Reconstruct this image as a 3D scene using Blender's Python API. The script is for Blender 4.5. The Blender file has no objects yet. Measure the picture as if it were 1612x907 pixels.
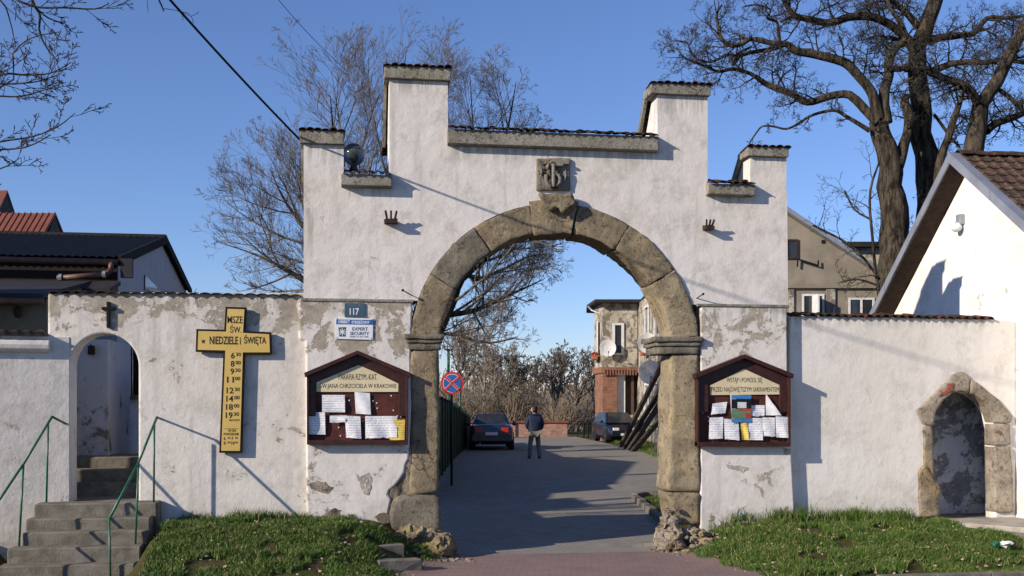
import bpy, bmesh, math, random
import numpy as np
from mathutils import Vector, Matrix, noise
random.seed(7); np.random.seed(7)
R = math.radians
C = bpy.context.scene.collection
sc = bpy.context.scene

# ------------------------------------------------------------------ camera, sky, sun
YAW = R(8.6); SA, CA = math.sin(YAW), math.cos(YAW)
FPX = 1728.0; PX0 = 806.0; HY = 635.0; EYE = 2.35
CAMX, CAMY = -3.12, -17.03
cd = bpy.data.cameras.new('camera'); cam = bpy.data.objects.new('camera', cd); C.objects.link(cam)
cam.location = (CAMX, CAMY, EYE); cam.rotation_euler = (R(90), 0, -YAW)
cd.sensor_width = 36; cd.lens = 36 * FPX / 1612; cd.shift_y = (HY - 453.5) / 1612
cd.clip_start = 0.1; cd.clip_end = 3000
sc.camera = cam
SUN_AZ = 66.0; SUN_EL = 22.0          # azimuth measured from the wall's outward normal towards its left
S = Vector((-math.sin(R(SUN_AZ)) * math.cos(R(SUN_EL)), -math.cos(R(SUN_AZ)) * math.cos(R(SUN_EL)), math.sin(R(SUN_EL))))
w = bpy.data.worlds.new('World'); sc.world = w; w.use_nodes = True
nt = w.node_tree; bg = nt.nodes['Background']
sky = nt.nodes.new('ShaderNodeTexSky'); sky.sky_type = 'NISHITA'; sky.sun_disc = False
sky.sun_elevation = R(SUN_EL); sky.sun_rotation = math.atan2(S.x, S.y)
sky.air_density = 1.0; sky.dust_density = 0.1; sky.ozone_density = 6.0; sky.altitude = 200
tint = nt.nodes.new('ShaderNodeMix'); tint.data_type = 'RGBA'; tint.blend_type = 'MULTIPLY'; tint.inputs[0].default_value = 1.0; tint.inputs[7].default_value = (1.0, .88, .97, 1)
nt.links.new(sky.outputs[0], tint.inputs[6]); nt.links.new(tint.outputs[2], bg.inputs[0]); bg.inputs[1].default_value = 0.102
ld = bpy.data.lights.new('sun', 'SUN'); ld.energy = 4.1; ld.angle = R(0.5); ld.color = (1.0, 0.875, 0.73)
lo = bpy.data.objects.new('sun', ld); C.objects.link(lo); lo.rotation_euler = S.to_track_quat('Z', 'Y').to_euler()
sc.view_settings.view_transform = 'Standard'; sc.view_settings.look = 'None'
sc.view_settings.exposure = 0.62; sc.view_settings.gamma = 1.0

def at(px, py, Y=0.0):                # point of the plane y = Y that a sight line meets
    r = (px - PX0) / FPX; dx = SA + r * CA; dy = CA - r * SA
    t = (Y - CAMY) / dy
    return Vector((CAMX + t * dx, Y, EYE + (HY - py) / FPX * t))
def atx(px, py, X):
    r = (px - PX0) / FPX; dx = SA + r * CA; dy = CA - r * SA
    t = (X - CAMX) / dx
    return Vector((X, CAMY + t * dy, EYE + (HY - py) / FPX * t))
def W(lat, dep, z):                   # lateral / depth measured from the viewpoint
    return Vector((CAMX + dep * SA + lat * CA, CAMY + dep * CA - lat * SA, z))
def atd(px, py, dep):
    return W((px - PX0) / FPX * dep, dep, EYE + (HY - py) / FPX * dep)
def ld_(px, py, dep):                 # same, kept in lateral / depth / height
    return Vector(((px - PX0) / FPX * dep, dep, EYE + (HY - py) / FPX * dep))

# ------------------------------------------------------------------ materials
def rgb(c): return (c[0], c[1], c[2], 1.0)
class NT:
    def __init__(s, name):
        s.m = bpy.data.materials.new(name); s.m.use_nodes = True
        s.t = s.m.node_tree; s.b = s.t.nodes['Principled BSDF']
        s.geo = s.t.nodes.new('ShaderNodeNewGeometry'); s.pos = s.geo.outputs['Position']
    def link(s, a, b): s.t.links.new(a, b)
    def val(s, sock, v):
        if hasattr(v, 'is_linked') or isinstance(v, bpy.types.NodeSocket): s.link(v, sock)
        else: sock.default_value = v
    def mapping(s, v, scale):
        n = s.t.nodes.new('ShaderNodeMapping'); s.link(v, n.inputs[0]); n.inputs['Scale'].default_value = scale; return n.outputs[0]
    def noise(s, scale, detail=4, rough=.55, vec=None, dist=0.0):
        n = s.t.nodes.new('ShaderNodeTexNoise'); s.link(vec or s.pos, n.inputs['Vector'])
        n.inputs['Scale'].default_value = scale; n.inputs['Detail'].default_value = detail
        n.inputs['Roughness'].default_value = rough; n.inputs['Distortion'].default_value = dist
        return n.outputs[0]
    def math(s, op, a, b=0.0, clamp=False):
        n = s.t.nodes.new('ShaderNodeMath'); n.operation = op; n.use_clamp = clamp
        s.val(n.inputs[0], a); s.val(n.inputs[1], b); return n.outputs[0]
    def step(s, v, a, b, lo=0.0, hi=1.0):
        n = s.t.nodes.new('ShaderNodeMapRange'); n.interpolation_type = 'SMOOTHSTEP'
        s.val(n.inputs[0], v); n.inputs[1].default_value = a; n.inputs[2].default_value = b
        n.inputs[3].default_value = lo; n.inputs[4].default_value = hi; return n.outputs[0]
    def mix(s, f, a, b):
        n = s.t.nodes.new('ShaderNodeMix'); n.data_type = 'RGBA'
        s.val(n.inputs[0], f); s.val(n.inputs[6], rgb(a) if isinstance(a, tuple) else a)
        s.val(n.inputs[7], rgb(b) if isinstance(b, tuple) else b); return n.outputs[2]
    def sep(s, v=None):
        n = s.t.nodes.new('ShaderNodeSeparateXYZ'); s.link(v or s.pos, n.inputs[0]); return n.outputs
    def bump(s, h, dist=.01, strength=1.0, prev=None):
        n = s.t.nodes.new('ShaderNodeBump'); n.inputs['Distance'].default_value = dist; n.inputs['Strength'].default_value = strength
        s.link(h, n.inputs['Height'])
        if prev: s.link(prev, n.inputs['Normal'])
        return n.outputs[0]
    def fin(s, col, rough=.8, nrm=None, metal=0.0, spec=.3):
        s.val(s.b.inputs['Base Color'], rgb(col) if isinstance(col, tuple) else col)
        s.val(s.b.inputs['Roughness'], rough); s.b.inputs['Metallic'].default_value = metal
        s.b.inputs['Specular IOR Level'].default_value = spec
        if nrm: s.link(nrm, s.b.inputs['Normal'])
        return s.m

def simple(name, c1, c2=None, scale=6, rough=.8, bump=.0, bscale=30, metal=0.0, spec=.3, detail=5):
    n = NT(name); c2 = c2 or tuple(x * .75 for x in c1)
    f = n.step(n.noise(scale, detail, .6), .35, .65)
    nr = n.bump(n.noise(bscale, 6, .6), bump) if bump else None
    return n.fin(n.mix(f, c1, c2), rough, nr, metal, spec)

def plaster(name, white=(.655, .625, .59), under=(.35, .315, .255), zc=3.6, zw=.9, amt=.13, thr=.60, seed=0.0, dirt=.5, low=(0.3, 0.9), grime=.55, drips=()):
    n = NT(name)
    mp = n.t.nodes.new('ShaderNodeMapping'); n.link(n.pos, mp.inputs[0]); mp.inputs['Location'].default_value = (seed, seed * .7, seed * .3)
    v = mp.outputs[0]
    z = n.sep()[2]
    band = n.step(n.math('ABSOLUTE', n.math('SUBTRACT', z, zc)), zw * .25, zw, 1.0, 0.0)
    big = n.math('ADD', n.math('MULTIPLY', n.noise(1.5, 10, .74, v, .5), .72), n.math('MULTIPLY', n.noise(6.0, 8, .75, v, .3), .28))
    val = n.math('ADD', big, n.math('MULTIPLY', band, amt))
    mask = n.step(val, thr, thr + .012)
    edge = n.step(val, thr - .03, thr)
    fine = n.noise(7, 8, .7, v)
    # a few small chips near the ground
    chips = n.noise(2.6, 9, .72, v, .6)
    lowm = n.step(z, low[0], low[1] + .6, .10, 0.0)
    cm = n.step(n.math('ADD', chips, lowm), .70, .715)
    streak = n.noise(1.0, 6, .6, n.mapping(v, (5.0, 5.0, .55)))
    st = n.step(streak, .50, .78, 0.0, dirt)
    col = n.mix(st, white, tuple(a * b for a, b in zip(white, (.66, .66, .66))))
    col = n.mix(n.step(n.noise(2.2, 8, .78, v), .47, .66, 0, grime), col, (.44, .42, .39))
    col = n.mix(n.step(n.noise(.55, 4, .6, v), .4, .65, 0, .35), col, (.60, .545, .475))
    if drips:
        dn = n.step(n.noise(1.0, 5, .65, n.mapping(v, (11.0, 11.0, .8))), .42, .60)
        acc = None
        xx = n.sep()[0]
        for (p0, p1, py, ln) in drips:
            xa0, xb0, zt = at(p0, py).x, at(p1, py).x, at((p0 + p1) / 2, py).z
            f = n.math('MULTIPLY', n.step(z, zt - ln, zt), n.step(z, zt, zt + .05, 1.0, 0.0))
            f = n.math('MULTIPLY', f, n.math('MULTIPLY', n.step(xx, xa0 - .04, xa0 + .1), n.step(xx, xb0 - .1, xb0 + .04, 1.0, 0.0))); acc = f if acc is None else n.math('MAXIMUM', acc, f)
        col = n.mix(n.math('MULTIPLY', n.math('MULTIPLY', acc, dn), .6), col, (.24, .235, .20))
    spl = n.step(z, .25, 1.05, .55, 0.0)
    col = n.mix(n.math('MULTIPLY', spl, n.step(n.noise(3.2, 8, .7, v), .38, .62)), col, (.30, .265, .21))
    und = n.mix(n.step(fine, .35, .65), under, tuple(a * .66 for a in under))
    halo = n.step(val, thr - .045, thr - .02)
    col = n.mix(n.math('MULTIPLY', halo, .55), col, tuple((a + b) / 2 * 1.02 for a, b in zip(white, under)))
    col = n.mix(mask, col, und)
    col = n.mix(cm, col, (.24, .205, .16))
    # hairline cracks
    vr = n.t.nodes.new('ShaderNodeTexVoronoi'); vr.feature = 'DISTANCE_TO_EDGE'; vr.inputs['Scale'].default_value = .75
    dv = n.t.nodes.new('ShaderNodeVectorMath'); dv.operation = 'ADD'; n.link(v, dv.inputs[0])
    nn = n.t.nodes.new('ShaderNodeTexNoise'); nn.inputs['Scale'].default_value = 2.0; nn.inputs['Detail'].default_value = 8; n.link(v, nn.inputs['Vector']); n.link(nn.outputs[1], dv.inputs[1])
    n.link(dv.outputs[0], vr.inputs['Vector'])
    cr = n.math('MULTIPLY', n.step(vr.outputs[0], 0.0, .006, 1.0, 0.0), n.step(n.noise(.8, 3, .5, v), .60, .66))
    col = n.mix(n.math('MULTIPLY', cr, .3), col, (.2, .18, .15))
    h = n.math('ADD', n.math('MULTIPLY', n.noise(30, 5, .7, v), .16), n.math('MULTIPLY', n.noise(5, 5, .6, v), .7))
    h = n.math('SUBTRACT', h, n.math('MULTIPLY', mask, .45))
    h = n.math('SUBTRACT', h, n.math('MULTIPLY', cm, .9))
    h = n.math('SUBTRACT', h, n.math('MULTIPLY', cr, .4))
    return n.fin(col, .9, n.bump(h, .022, .8), 0, .15)

def stone(name, c1=(.30, .245, .165), c2=(.21, .175, .12), dark=(.075, .065, .05), damt=.55, ochre=(.36, .265, .14), lich=0.0):
    n = NT(name)
    col = n.mix(n.step(n.noise(2.2, 7, .65), .38, .62), c1, c2)
    col = n.mix(n.step(n.noise(1.3, 5, .6), .5, .68, 0, .65), col, ochre)
    col = n.mix(n.step(n.noise(4.5, 9, .75), .52, .68, 0, damt), col, dark)
    col = n.mix(n.step(n.noise(28, 3, .6), .56, .70, 0, .45), col, dark)
    if lich: col = n.mix(n.step(n.noise(6, 7, .7), .50, .62, 0, lich), col, (.26, .23, .06))
    pit = n.step(n.noise(11, 6, .8), .56, .66)
    col = n.mix(n.math('MULTIPLY', pit, .5), col, dark)
    h = n.math('ADD', n.noise(9, 9, .78), n.math('MULTIPLY', n.noise(50, 4, .7), .3))
    h = n.math('SUBTRACT', h, n.math('MULTIPLY', pit, .35))
    vr = n.t.nodes.new('ShaderNodeTexVoronoi'); vr.feature = 'DISTANCE_TO_EDGE'; vr.inputs['Scale'].default_value = 1.0
    dv = n.t.nodes.new('ShaderNodeVectorMath'); dv.operation = 'ADD'; n.link(n.pos, dv.inputs[0])
    nn = n.t.nodes.new('ShaderNodeTexNoise'); nn.inputs['Scale'].default_value = 2.4; nn.inputs['Detail'].default_value = 7; n.link(n.pos, nn.inputs['Vector']); n.link(nn.outputs[1], dv.inputs[1])
    n.link(dv.outputs[0], vr.inputs['Vector'])
    cr = n.math('MULTIPLY', n.step(vr.outputs[0], 0.0, .012, 1.0, 0.0), n.step(n.noise(1.7, 3, .5), .54, .60))
    col = n.mix(n.math('MULTIPLY', cr, .6), col, tuple(a * .8 for a in dark))
    h = n.math('SUBTRACT', h, n.math('MULTIPLY', cr, .6))
    return n.fin(col, .94, n.bump(h, .05, .9), 0, .1)

M = {}
M['plaster'] = plaster('gate plaster', seed=0.0, under=(.40, .35, .28), zc=3.62, zw=.95, amt=.085, thr=.58, drips=((480, 645, 476, .3), (1105, 1240, 480, .4)))
M['plaster_rpier'] = plaster('right pier plaster', under=(.43, .385, .315), seed=23.4, zc=3.62, zw=.8, amt=.05, thr=.585, drips=((1105, 1240, 480, .5),))
M['plaster_upper'] = plaster('upper gate plaster', white=(.67, .64, .605), zc=20, zw=.2, amt=0, thr=.66, dirt=.75, seed=3.1, grime=.85, drips=((705, 1040, 231, .42), (613, 705, 127, .35), (1035, 1114, 151, .5), (478, 541, 228, .5), (1181, 1238, 248, .4), (537, 617, 292, .3), (1115, 1189, 306, .35), (478, 500, 330, 1.2)))
M['plaster_left'] = plaster('left wall plaster', white=(.64, .605, .56), under=(.40, .355, .29), seed=14.3, zc=4.0, zw=.9, amt=.095, thr=.592, dirt=.8, grime=.85, drips=((75, 470, 462, .42),))
M['plaster_right'] = plaster('right wall plaster', white=(.69, .67, .635), under=(.50, .46, .39), seed=11.7, zc=3.9, zw=.3, amt=.05, thr=.685, dirt=.3, drips=((1243, 1560, 500, .22),))
M['plaster_old'] = plaster('courtyard plaster', white=(.50, .50, .52), under=(.22, .20, .18), seed=2.2, zc=1.4, zw=2.5, amt=.05, thr=.62, dirt=.7)
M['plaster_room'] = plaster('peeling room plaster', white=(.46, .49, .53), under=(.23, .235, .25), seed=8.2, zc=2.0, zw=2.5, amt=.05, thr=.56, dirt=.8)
M['plaster_house'] = plaster('white house plaster', white=(.78, .765, .72), under=(.58, .53, .42), seed=4.4, zc=3.0, zw=2.5, amt=.05, thr=.64, dirt=.35)
M['beige'] = simple('beige render', (.27, .235, .185), (.20, .175, .135), 1.6, .9, .004, 30, detail=8)
M['beige_shade'] = simple('shaded olive render', (.20, .18, .13), (.15, .135, .10), 1.6, .9, .004, 30)  # darker beige; the shade below the eave is put into this colour
M['beige_dark'] = plaster('weathered render', white=(.36, .325, .255), under=(.20, .175, .135), seed=6.6, zc=4.0, zw=8, amt=.04, thr=.555, dirt=.95, grime=.95)
M['sandstone'] = stone('weathered sandstone')
M['sandstone_light'] = stone('ochre sandstone', (.37, .31, .21), (.27, .225, .155), damt=.45, ochre=(.42, .32, .18))
M['sandstone_grey'] = stone('grey sandstone', (.24, .22, .175), (.16, .145, .115), damt=.55, ochre=(.24, .205, .14))
M['frame_stone'] = stone('pale frame stone', (.40, .35, .285), (.26, .22, .175), damt=.5, ochre=(.38, .32, .24))
M['rubble'] = stone('rubble and mortar', (.36, .31, .25), (.17, .14, .10), damt=.6, lich=.0)
M['rubble_lichen'] = stone('lichened rubble', (.30, .26, .20), (.13, .11, .08), damt=.65, lich=.75)
M['coping'] = stone('cement coping', (.33, .31, .27), (.23, .215, .18), damt=.6, ochre=(.24, .23, .16))
M['concrete'] = simple('worn concrete', (.185, .17, .14), (.115, .105, .082), 5, .95, .008, 40, detail=9)
M['concrete_pale'] = simple('pale concrete', (.36, .33, .29), (.24, .22, .19), 3, .95, .01, 40, detail=8)
M['plaster_patch'] = simple('rough bare render', (.46, .43, .38), (.30, .27, .225), 12, .95, .02, 30, detail=8)
M['relief'] = stone('carved grey stone', (.27, .25, .21), (.17, .15, .12), damt=.55, ochre=(.24, .21, .16))
def tile_mat():
    n = NT('mossy clay tile')
    col = n.mix(n.step(n.noise(9, 5, .6), .35, .65), (.20, .065, .038), (.11, .042, .028))
    col = n.mix(n.step(n.noise(5, 7, .75), .38, .50, 0, .95), col, (.026, .023, .016))
    return n.fin(col, .9, n.bump(n.noise(45, 5, .7), .008), 0, .15)
M['tile'] = tile_mat()
def tile_mat2():
    n = NT('lichened roof tile')
    col = n.mix(n.step(n.noise(4, 5, .6), .35, .65), (.085, .045, .032), (.045, .032, .026))
    col = n.mix(n.step(n.noise(9, 7, .75), .50, .62, 0, .8), col, (.12, .11, .08))
    return n.fin(col, .9, n.bump(n.noise(45, 5, .7), .008), 0, .15)
M['roof_tile'] = tile_mat2()
M['board'] = simple('red brown stained wood', (.052, .016, .012), (.03, .010, .008), 7, .45, .003, 40, spec=.4)
M['board_panel'] = simple('red brown panel', (.10, .027, .017), (.05, .015, .011), 9, .6, .003, 40)
M['header'] = simple('cream sign panel', (.66, .58, .38), (.58, .50, .33), 2, .55)
M['paper'] = simple('white paper', (.78, .78, .80), (.66, .67, .70), 16, .8, .004, 9)
M['paper_yellow'] = simple('yellow paper', (.75, .55, .12), (.62, .43, .08), 16, .8, .004, 9)
def printed(name, base, ink, sc_=27, seed=0):
    n = NT(name)
    z = n.sep()[2]
    ln = n.step(n.math('SINE', n.math('MULTIPLY', z, 2 * math.pi * sc_)), -.1, .5)
    wd = n.step(n.noise(1.0, 2, .5, n.mapping(n.pos, (38, 1, 60))), .40, .55)
    f = n.math('MULTIPLY', n.math('MULTIPLY', ln, wd), .55)
    col = n.mix(f, base, ink)
    return n.fin(col, .75, n.bump(n.noise(9, 4, .6), .012), 0, .25)
M['printed'] = printed('printed sheet', (.76, .77, .80), (.2, .2, .22))
M['printed_yellow'] = printed('yellow printed sheet', (.78, .58, .13), (.3, .2, .05))
M['ink'] = simple('black lettering', (.015, .013, .012), (.02, .018, .016), 5, .6)
M['sign_yellow'] = simple('yellow sign face', (.62, .44, .13), (.56, .39, .11), 1.5, .42, .001, 5, spec=.4)
M['black'] = simple('black paint', (.010, .009, .009), (.015, .013, .012), 8, .8, spec=.15)
M['rust'] = simple('rusty iron', (.05, .028, .018), (.025, .016, .012), 12, .9, .006, 40)
M['white_sign'] = simple('white enamel', (.72, .73, .75), (.66, .67, .70), 3, .4)
M['blue_sign'] = simple('blue enamel', (.03, .12, .36), (.028, .10, .32), 3, .4)
M['plate_blue'] = simple('grey blue enamel', (.055, .10, .15), (.045, .085, .13), 3, .4)
M['smear'] = simple('faded red paint', (.34, .07, .045), (.20, .07, .05), 20, .8)
M['red_paint'] = simple('red paint', (.50, .03, .03), (.42, .03, .025), 3, .5)
M['green_paint'] = simple('green gloss paint', (.016, .13, .07), (.011, .08, .042), 14, .4, spec=.5)
M['green_dark'] = simple('shaded green paint', (.006, .03, .016), (.005, .022, .012), 5, .6)  # green darkened to hold the shade the fence stands in
M['dark_wood'] = simple('dark weathered wood', (.05, .028, .018), (.028, .017, .012), 9, .85, .01, 30)
M['beam'] = simple('grey old timber', (.06, .045, .035), (.03, .024, .02), 6, .9, .01, 30)
M['zinc'] = simple('zinc flashing', (.36, .38, .42), (.28, .30, .34), 2, .45, .002, 10, metal=.5)
M['black_metal'] = simple('black roof sheet', (.022, .02, .02), (.034, .03, .029), 4, .75, .003, 30, spec=.15)
M['copper'] = simple('brown gutter', (.12, .06, .04), (.08, .045, .03), 6, .5, spec=.4)
M['red_roof'] = simple('red seamed roof', (.21, .07, .045), (.16, .055, .038), 2, .55)
M['slate'] = simple('dark slate cladding', (.035, .028, .028), (.02, .017, .018), 6, .7, .006, 25)
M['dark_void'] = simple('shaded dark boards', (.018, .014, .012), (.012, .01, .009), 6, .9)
M['glass'] = simple('dark window glass', (.02, .024, .03), (.03, .034, .04), 3, .08, spec=.6)
M['white_frame'] = simple('white window frame', (.66, .66, .66), (.55, .55, .54), 5, .6)
def brick_mat(name, a, b, mort, s=1.0):
    n = NT(name); o = n.t.nodes.new('ShaderNodeTexCoord')
    br = n.t.nodes.new('ShaderNodeTexBrick')
    mp = n.t.nodes.new('ShaderNodeMapping'); n.link(o.outputs['Object'], mp.inputs[0]); mp.inputs['Rotation'].default_value = (R(90), 0, 0)
    n.link(mp.outputs[0], br.inputs[0]); br.inputs['Scale'].default_value = s
    br.inputs['Color1'].default_value = rgb(a); br.inputs['Color2'].default_value = rgb(b); br.inputs['Mortar'].default_value = rgb(mort)
    br.inputs['Brick Width'].default_value = .25; br.inputs['Row Height'].default_value = .08; br.inputs['Mortar Size'].default_value = .008
    col = n.mix(n.step(n.noise(3, 7, .7), .4, .7, 0, .6), br.outputs[0], tuple(x * .5 for x in a))
    return n.fin(col, .9)
M['brick'] = brick_mat('red brick', (.20, .075, .042), (.25, .11, .06), (.22, .19, .15))
M['brick_pink'] = brick_mat('mottled brick', (.27, .12, .09), (.34, .20, .16), (.32, .28, .24))
def paving(name, a, b, mort, w=.2, h=.1, rotz=0, big=.35, bigc=(.1, .09, .08)):
    n = NT(name); mp = n.t.nodes.new('ShaderNodeMapping'); n.link(n.pos, mp.inputs[0]); mp.inputs['Rotation'].default_value = (0, 0, rotz)
    br = n.t.nodes.new('ShaderNodeTexBrick'); n.link(mp.outputs[0], br.inputs[0]); br.inputs['Scale'].default_value = 1
    br.inputs['Color1'].default_value = rgb(a); br.inputs['Color2'].default_value = rgb(b); br.inputs['Mortar'].default_value = rgb(mort)
    br.inputs['Brick Width'].default_value = w; br.inputs['Row Height'].default_value = h; br.inputs['Mortar Size'].default_value = .006; br.inputs['Bias'].default_value = 0
    br.inputs['Mortar Smooth'].default_value = .3
    col = n.mix(n.step(n.noise(1.1, 7, .7), .4, .7, 0, big), br.outputs[0], bigc)
    col = n.mix(n.step(n.noise(60, 3, .7), .55, .7, 0, .35), col, tuple(x * 1.5 for x in a))
    hh = n.math('SUBTRACT', n.math('MULTIPLY', n.noise(50, 5, .7), .5), br.outputs[1])
    return n.fin(col, .88, n.bump(hh, .007, .8), 0, .25)
M['pave_red'] = paving('red block paving', (.255, .17, .155), (.215, .15, .14), (.165, .12, .11), rotz=R(12))
M['pave_grey'] = paving('grey block paving', (.255, .24, .205), (.20, .188, .165), (.11, .105, .092), rotz=R(0), bigc=(.31, .29, .265))
def soil_mat():
    n = NT('soil and turf')
    col = n.mix(n.step(n.noise(2.5, 8, .7), .4, .6), (.05, .07, .015), (.075, .055, .03))
    return n.fin(col, .95, n.bump(n.noise(25, 6, .7), .03), 0, .1)
M['soil'] = soil_mat()
M['field'] = simple('far rough ground', (.09, .085, .04), (.07, .055, .03), .2, .95)
def grass_mat():
    n = NT('grass blades'); a = n.t.nodes.new('ShaderNodeVertexColor'); a.layer_name = 'tint'
    s = n.t.nodes.new('ShaderNodeSeparateColor'); n.link(a.outputs[0], s.inputs[0])
    col = n.mix(s.outputs[0], (.035, .08, .010), (.11, .185, .026))
    col = n.mix(n.step(n.noise(1.4, 5, .65), .42, .68, 0, .7), col, (.035, .075, .009))
    col = n.mix(n.step(n.noise(.9, 6, .7), .52, .64, 0, .4), col, (.10, .12, .03))
    col = n.mix(n.step(s.outputs[1], .90, .92), col, (.30, .24, .12))
    m = n.fin(col, .6, None, 0, .3)
    n.b.inputs['Subsurface Weight'].default_value = 0
    return m
M['grass'] = grass_mat()
def bark_mat(name, a, b, sx=9):
    n = NT(name)
    st = n.noise(1.0, 8, .7, n.mapping(n.pos, (sx, sx, sx * .16)))
    col = n.mix(n.step(st, .38, .62), a, b)
    return n.fin(col, .95, n.bump(st, .12, 1.0), 0, .1)
M['bark'] = bark_mat('furrowed bark', (.10, .082, .06), (.018, .015, .012))
M['bark_twig'] = simple('dark twig bark', (.055, .046, .036), (.035, .03, .025), 3, .95)
M['bark_grey'] = simple('grey twig bark', (.17, .145, .12), (.11, .092, .078), 3, .95)
M['bark_brown'] = simple('brown thicket twigs', (.26, .205, .145), (.17, .135, .10), .15, .95)
M['bark_birch'] = simple('pale birch bark', (.42, .39, .34), (.2, .18, .15), 3, .9)
M['bud'] = simple('pale bud twigs', (.26, .22, .17), (.18, .15, .115), 2, .9)
M['car_blue'] = simple('dark blue car paint', (.010, .012, .035), (.011, .014, .04), 2, .18, spec=.6)
M['car_blue2'] = simple('blue black car paint', (.006, .010, .022), (.006, .009, .018), 2, .2, spec=.6)
M['tyre'] = simple('tyre rubber', (.015, .015, .015), (.02, .02, .02), 10, .9)
M['alloy'] = simple('wheel metal', (.35, .35, .36), (.25, .25, .26), 4, .35, metal=.8)
M['plastic'] = simple('black plastic', (.02, .02, .022), (.025, .025, .026), 4, .6)
M['lamp_red'] = simple('red lamp lens', (.45, .02, .02), (.35, .015, .015), 8, .2, spec=.6)
M['lamp_clear'] = simple('clear lamp lens', (.7, .72, .75), (.6, .62, .66), 12, .12, spec=.8)
M['skin'] = simple('skin', (.48, .26, .18), (.42, .22, .15), 9, .6)
M['hair'] = simple('dark hair', (.02, .014, .01), (.03, .02, .014), 30, .7)
M['jacket'] = simple('navy jacket cloth', (.013, .023, .06), (.009, .015, .038), 5, .7, .01, 12)
M['trousers'] = simple('grey trouser cloth', (.15, .15, .135), (.11, .11, .10), 5, .85, .01, 10)
M['shoe'] = simple('black leather', (.015, .013, .012), (.02, .018, .016), 5, .5)
M['flower'] = simple('red flowers', (.35, .04, .03), (.2, .05, .02), 40, .8)
M['terracotta'] = simple('terracotta box', (.38, .13, .06), (.3, .1, .05), 8, .8)
M['leaf'] = simple('small green leaves', (.05, .11, .02), (.03, .07, .015), 20, .7)
M['dish'] = simple('pale dish enamel', (.72, .72, .72), (.6, .6, .6), 6, .5)

# ------------------------------------------------------------------ object helpers
OFF = {}
def tag(o, label=None, cat=None, group=None, kind=None):
    if label: o['label'] = label
    if cat: o['category'] = cat
    if group: o['group'] = group
    if kind: o['kind'] = kind
    return o
def thing(name, label, cat, loc=(0, 0, 0), group=None):
    o = bpy.data.objects.new(name, None); C.objects.link(o); o.empty_display_size = .2
    o.location = loc; OFF[o.name] = Vector(loc); return tag(o, label, cat, group)
def thingc(name, label, cat, lat, dep, z, group=None, turn=0.0):   # thing laid out in lateral / depth coordinates
    o = thing(name, label, cat, W(lat, dep, z), group); o.rotation_euler = (0, 0, -YAW + turn)
    OFF[o.name] = Vector((lat, dep, z)); return o
def link(name, me, m, parent=None, bev=0, smooth=False, segs=2):
    if m: me.materials.append(m)
    o = bpy.data.objects.new(name, me); C.objects.link(o)
    if parent is not None:
        o.parent = parent; off = OFF.get(parent.name, Vector()); me.transform(Matrix.Translation(-off)); OFF[o.name] = off.copy()
    else: OFF[o.name] = Vector()
    if bev:
        b = o.modifiers.new('edge', 'BEVEL'); b.width = bev; b.segments = segs; b.limit_method = 'ANGLE'; b.angle_limit = R(40)
    if smooth:
        for p in me.polygons: p.use_smooth = True
    return o
def obj(name, bm, m, parent=None, bev=0, smooth=False, segs=2):
    me = bpy.data.meshes.new(name); bmesh.ops.recalc_face_normals(bm, faces=bm.faces); bm.to_mesh(me); bm.free()
    return link(name, me, m, parent, bev, smooth, segs)
def inst(o, name=None, loc=None, rot=None, scale=None, parent=None, m=None):
    c = bpy.data.objects.new(name or o.name.split('.')[0], o.data); C.objects.link(c)
    return c
def place(me, name, parent, loc, rot=(0, 0, 0), scale=(1, 1, 1)):
    c = bpy.data.objects.new(name, me); C.objects.link(c); c.parent = parent
    off = OFF.get(parent.name, Vector()) if parent is not None else Vector()
    c.location = Vector(loc) - off; c.rotation_euler = rot; c.scale = scale; return c
def B(): return bmesh.new()
def box(bm, x0, x1, y0, y1, z0, z1):
    v = [bm.verts.new(p) for p in ((x0, y0, z0), (x1, y0, z0), (x1, y1, z0), (x0, y1, z0), (x0, y0, z1), (x1, y0, z1), (x1, y1, z1), (x0, y1, z1))]
    for f in ((0, 1, 2, 3), (4, 7, 6, 5), (0, 4, 5, 1), (1, 5, 6, 2), (2, 6, 7, 3), (3, 7, 4, 0)): bm.faces.new([v[i] for i in f])
    return bm
def prism_xz(bm, pts, y0, y1):        # polygon in x,z extruded along y
    a = [bm.verts.new((p[0], y0, p[1])) for p in pts]; b = [bm.verts.new((p[0], y1, p[1])) for p in pts]
    n = len(pts); bm.faces.new(a); bm.faces.new(b[::-1])
    for i in range(n): bm.faces.new((a[i], b[i], b[(i + 1) % n], a[(i + 1) % n]))
    return bm
def prism_yz(bm, pts, x0, x1):
    a = [bm.verts.new((x0, p[0], p[1])) for p in pts]; b = [bm.verts.new((x1, p[0], p[1])) for p in pts]
    n = len(pts); bm.faces.new(a); bm.faces.new(b[::-1])
    for i in range(n): bm.faces.new((a[i], b[i], b[(i + 1) % n], a[(i + 1) % n]))
    return bm
def prism_xy(bm, pts, z0, z1):
    a = [bm.verts.new((p[0], p[1], z0)) for p in pts]; b = [bm.verts.new((p[0], p[1], z1)) for p in pts]
    n = len(pts); bm.faces.new(a); bm.faces.new(b[::-1])
    for i in range(n): bm.faces.new((a[i], b[i], b[(i + 1) % n], a[(i + 1) % n]))
    return bm
def ppx(pts, Y=0.0):                  # list of pixels -> list of (x,z) on plane y=Y
    r = []
    for p in pts:
        q = at(p[0], p[1], Y); r.append((q.x, q.z))
    return r
def sphere(bm, c, r, seg=12, rings=8, sc_=(1, 1, 1)):
    bmesh.ops.create_uvsphere(bm, u_segments=seg, v_segments=rings, radius=r, matrix=Matrix.Translation(c) @ Matrix.Diagonal((*sc_, 1)))
    return bm
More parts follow.
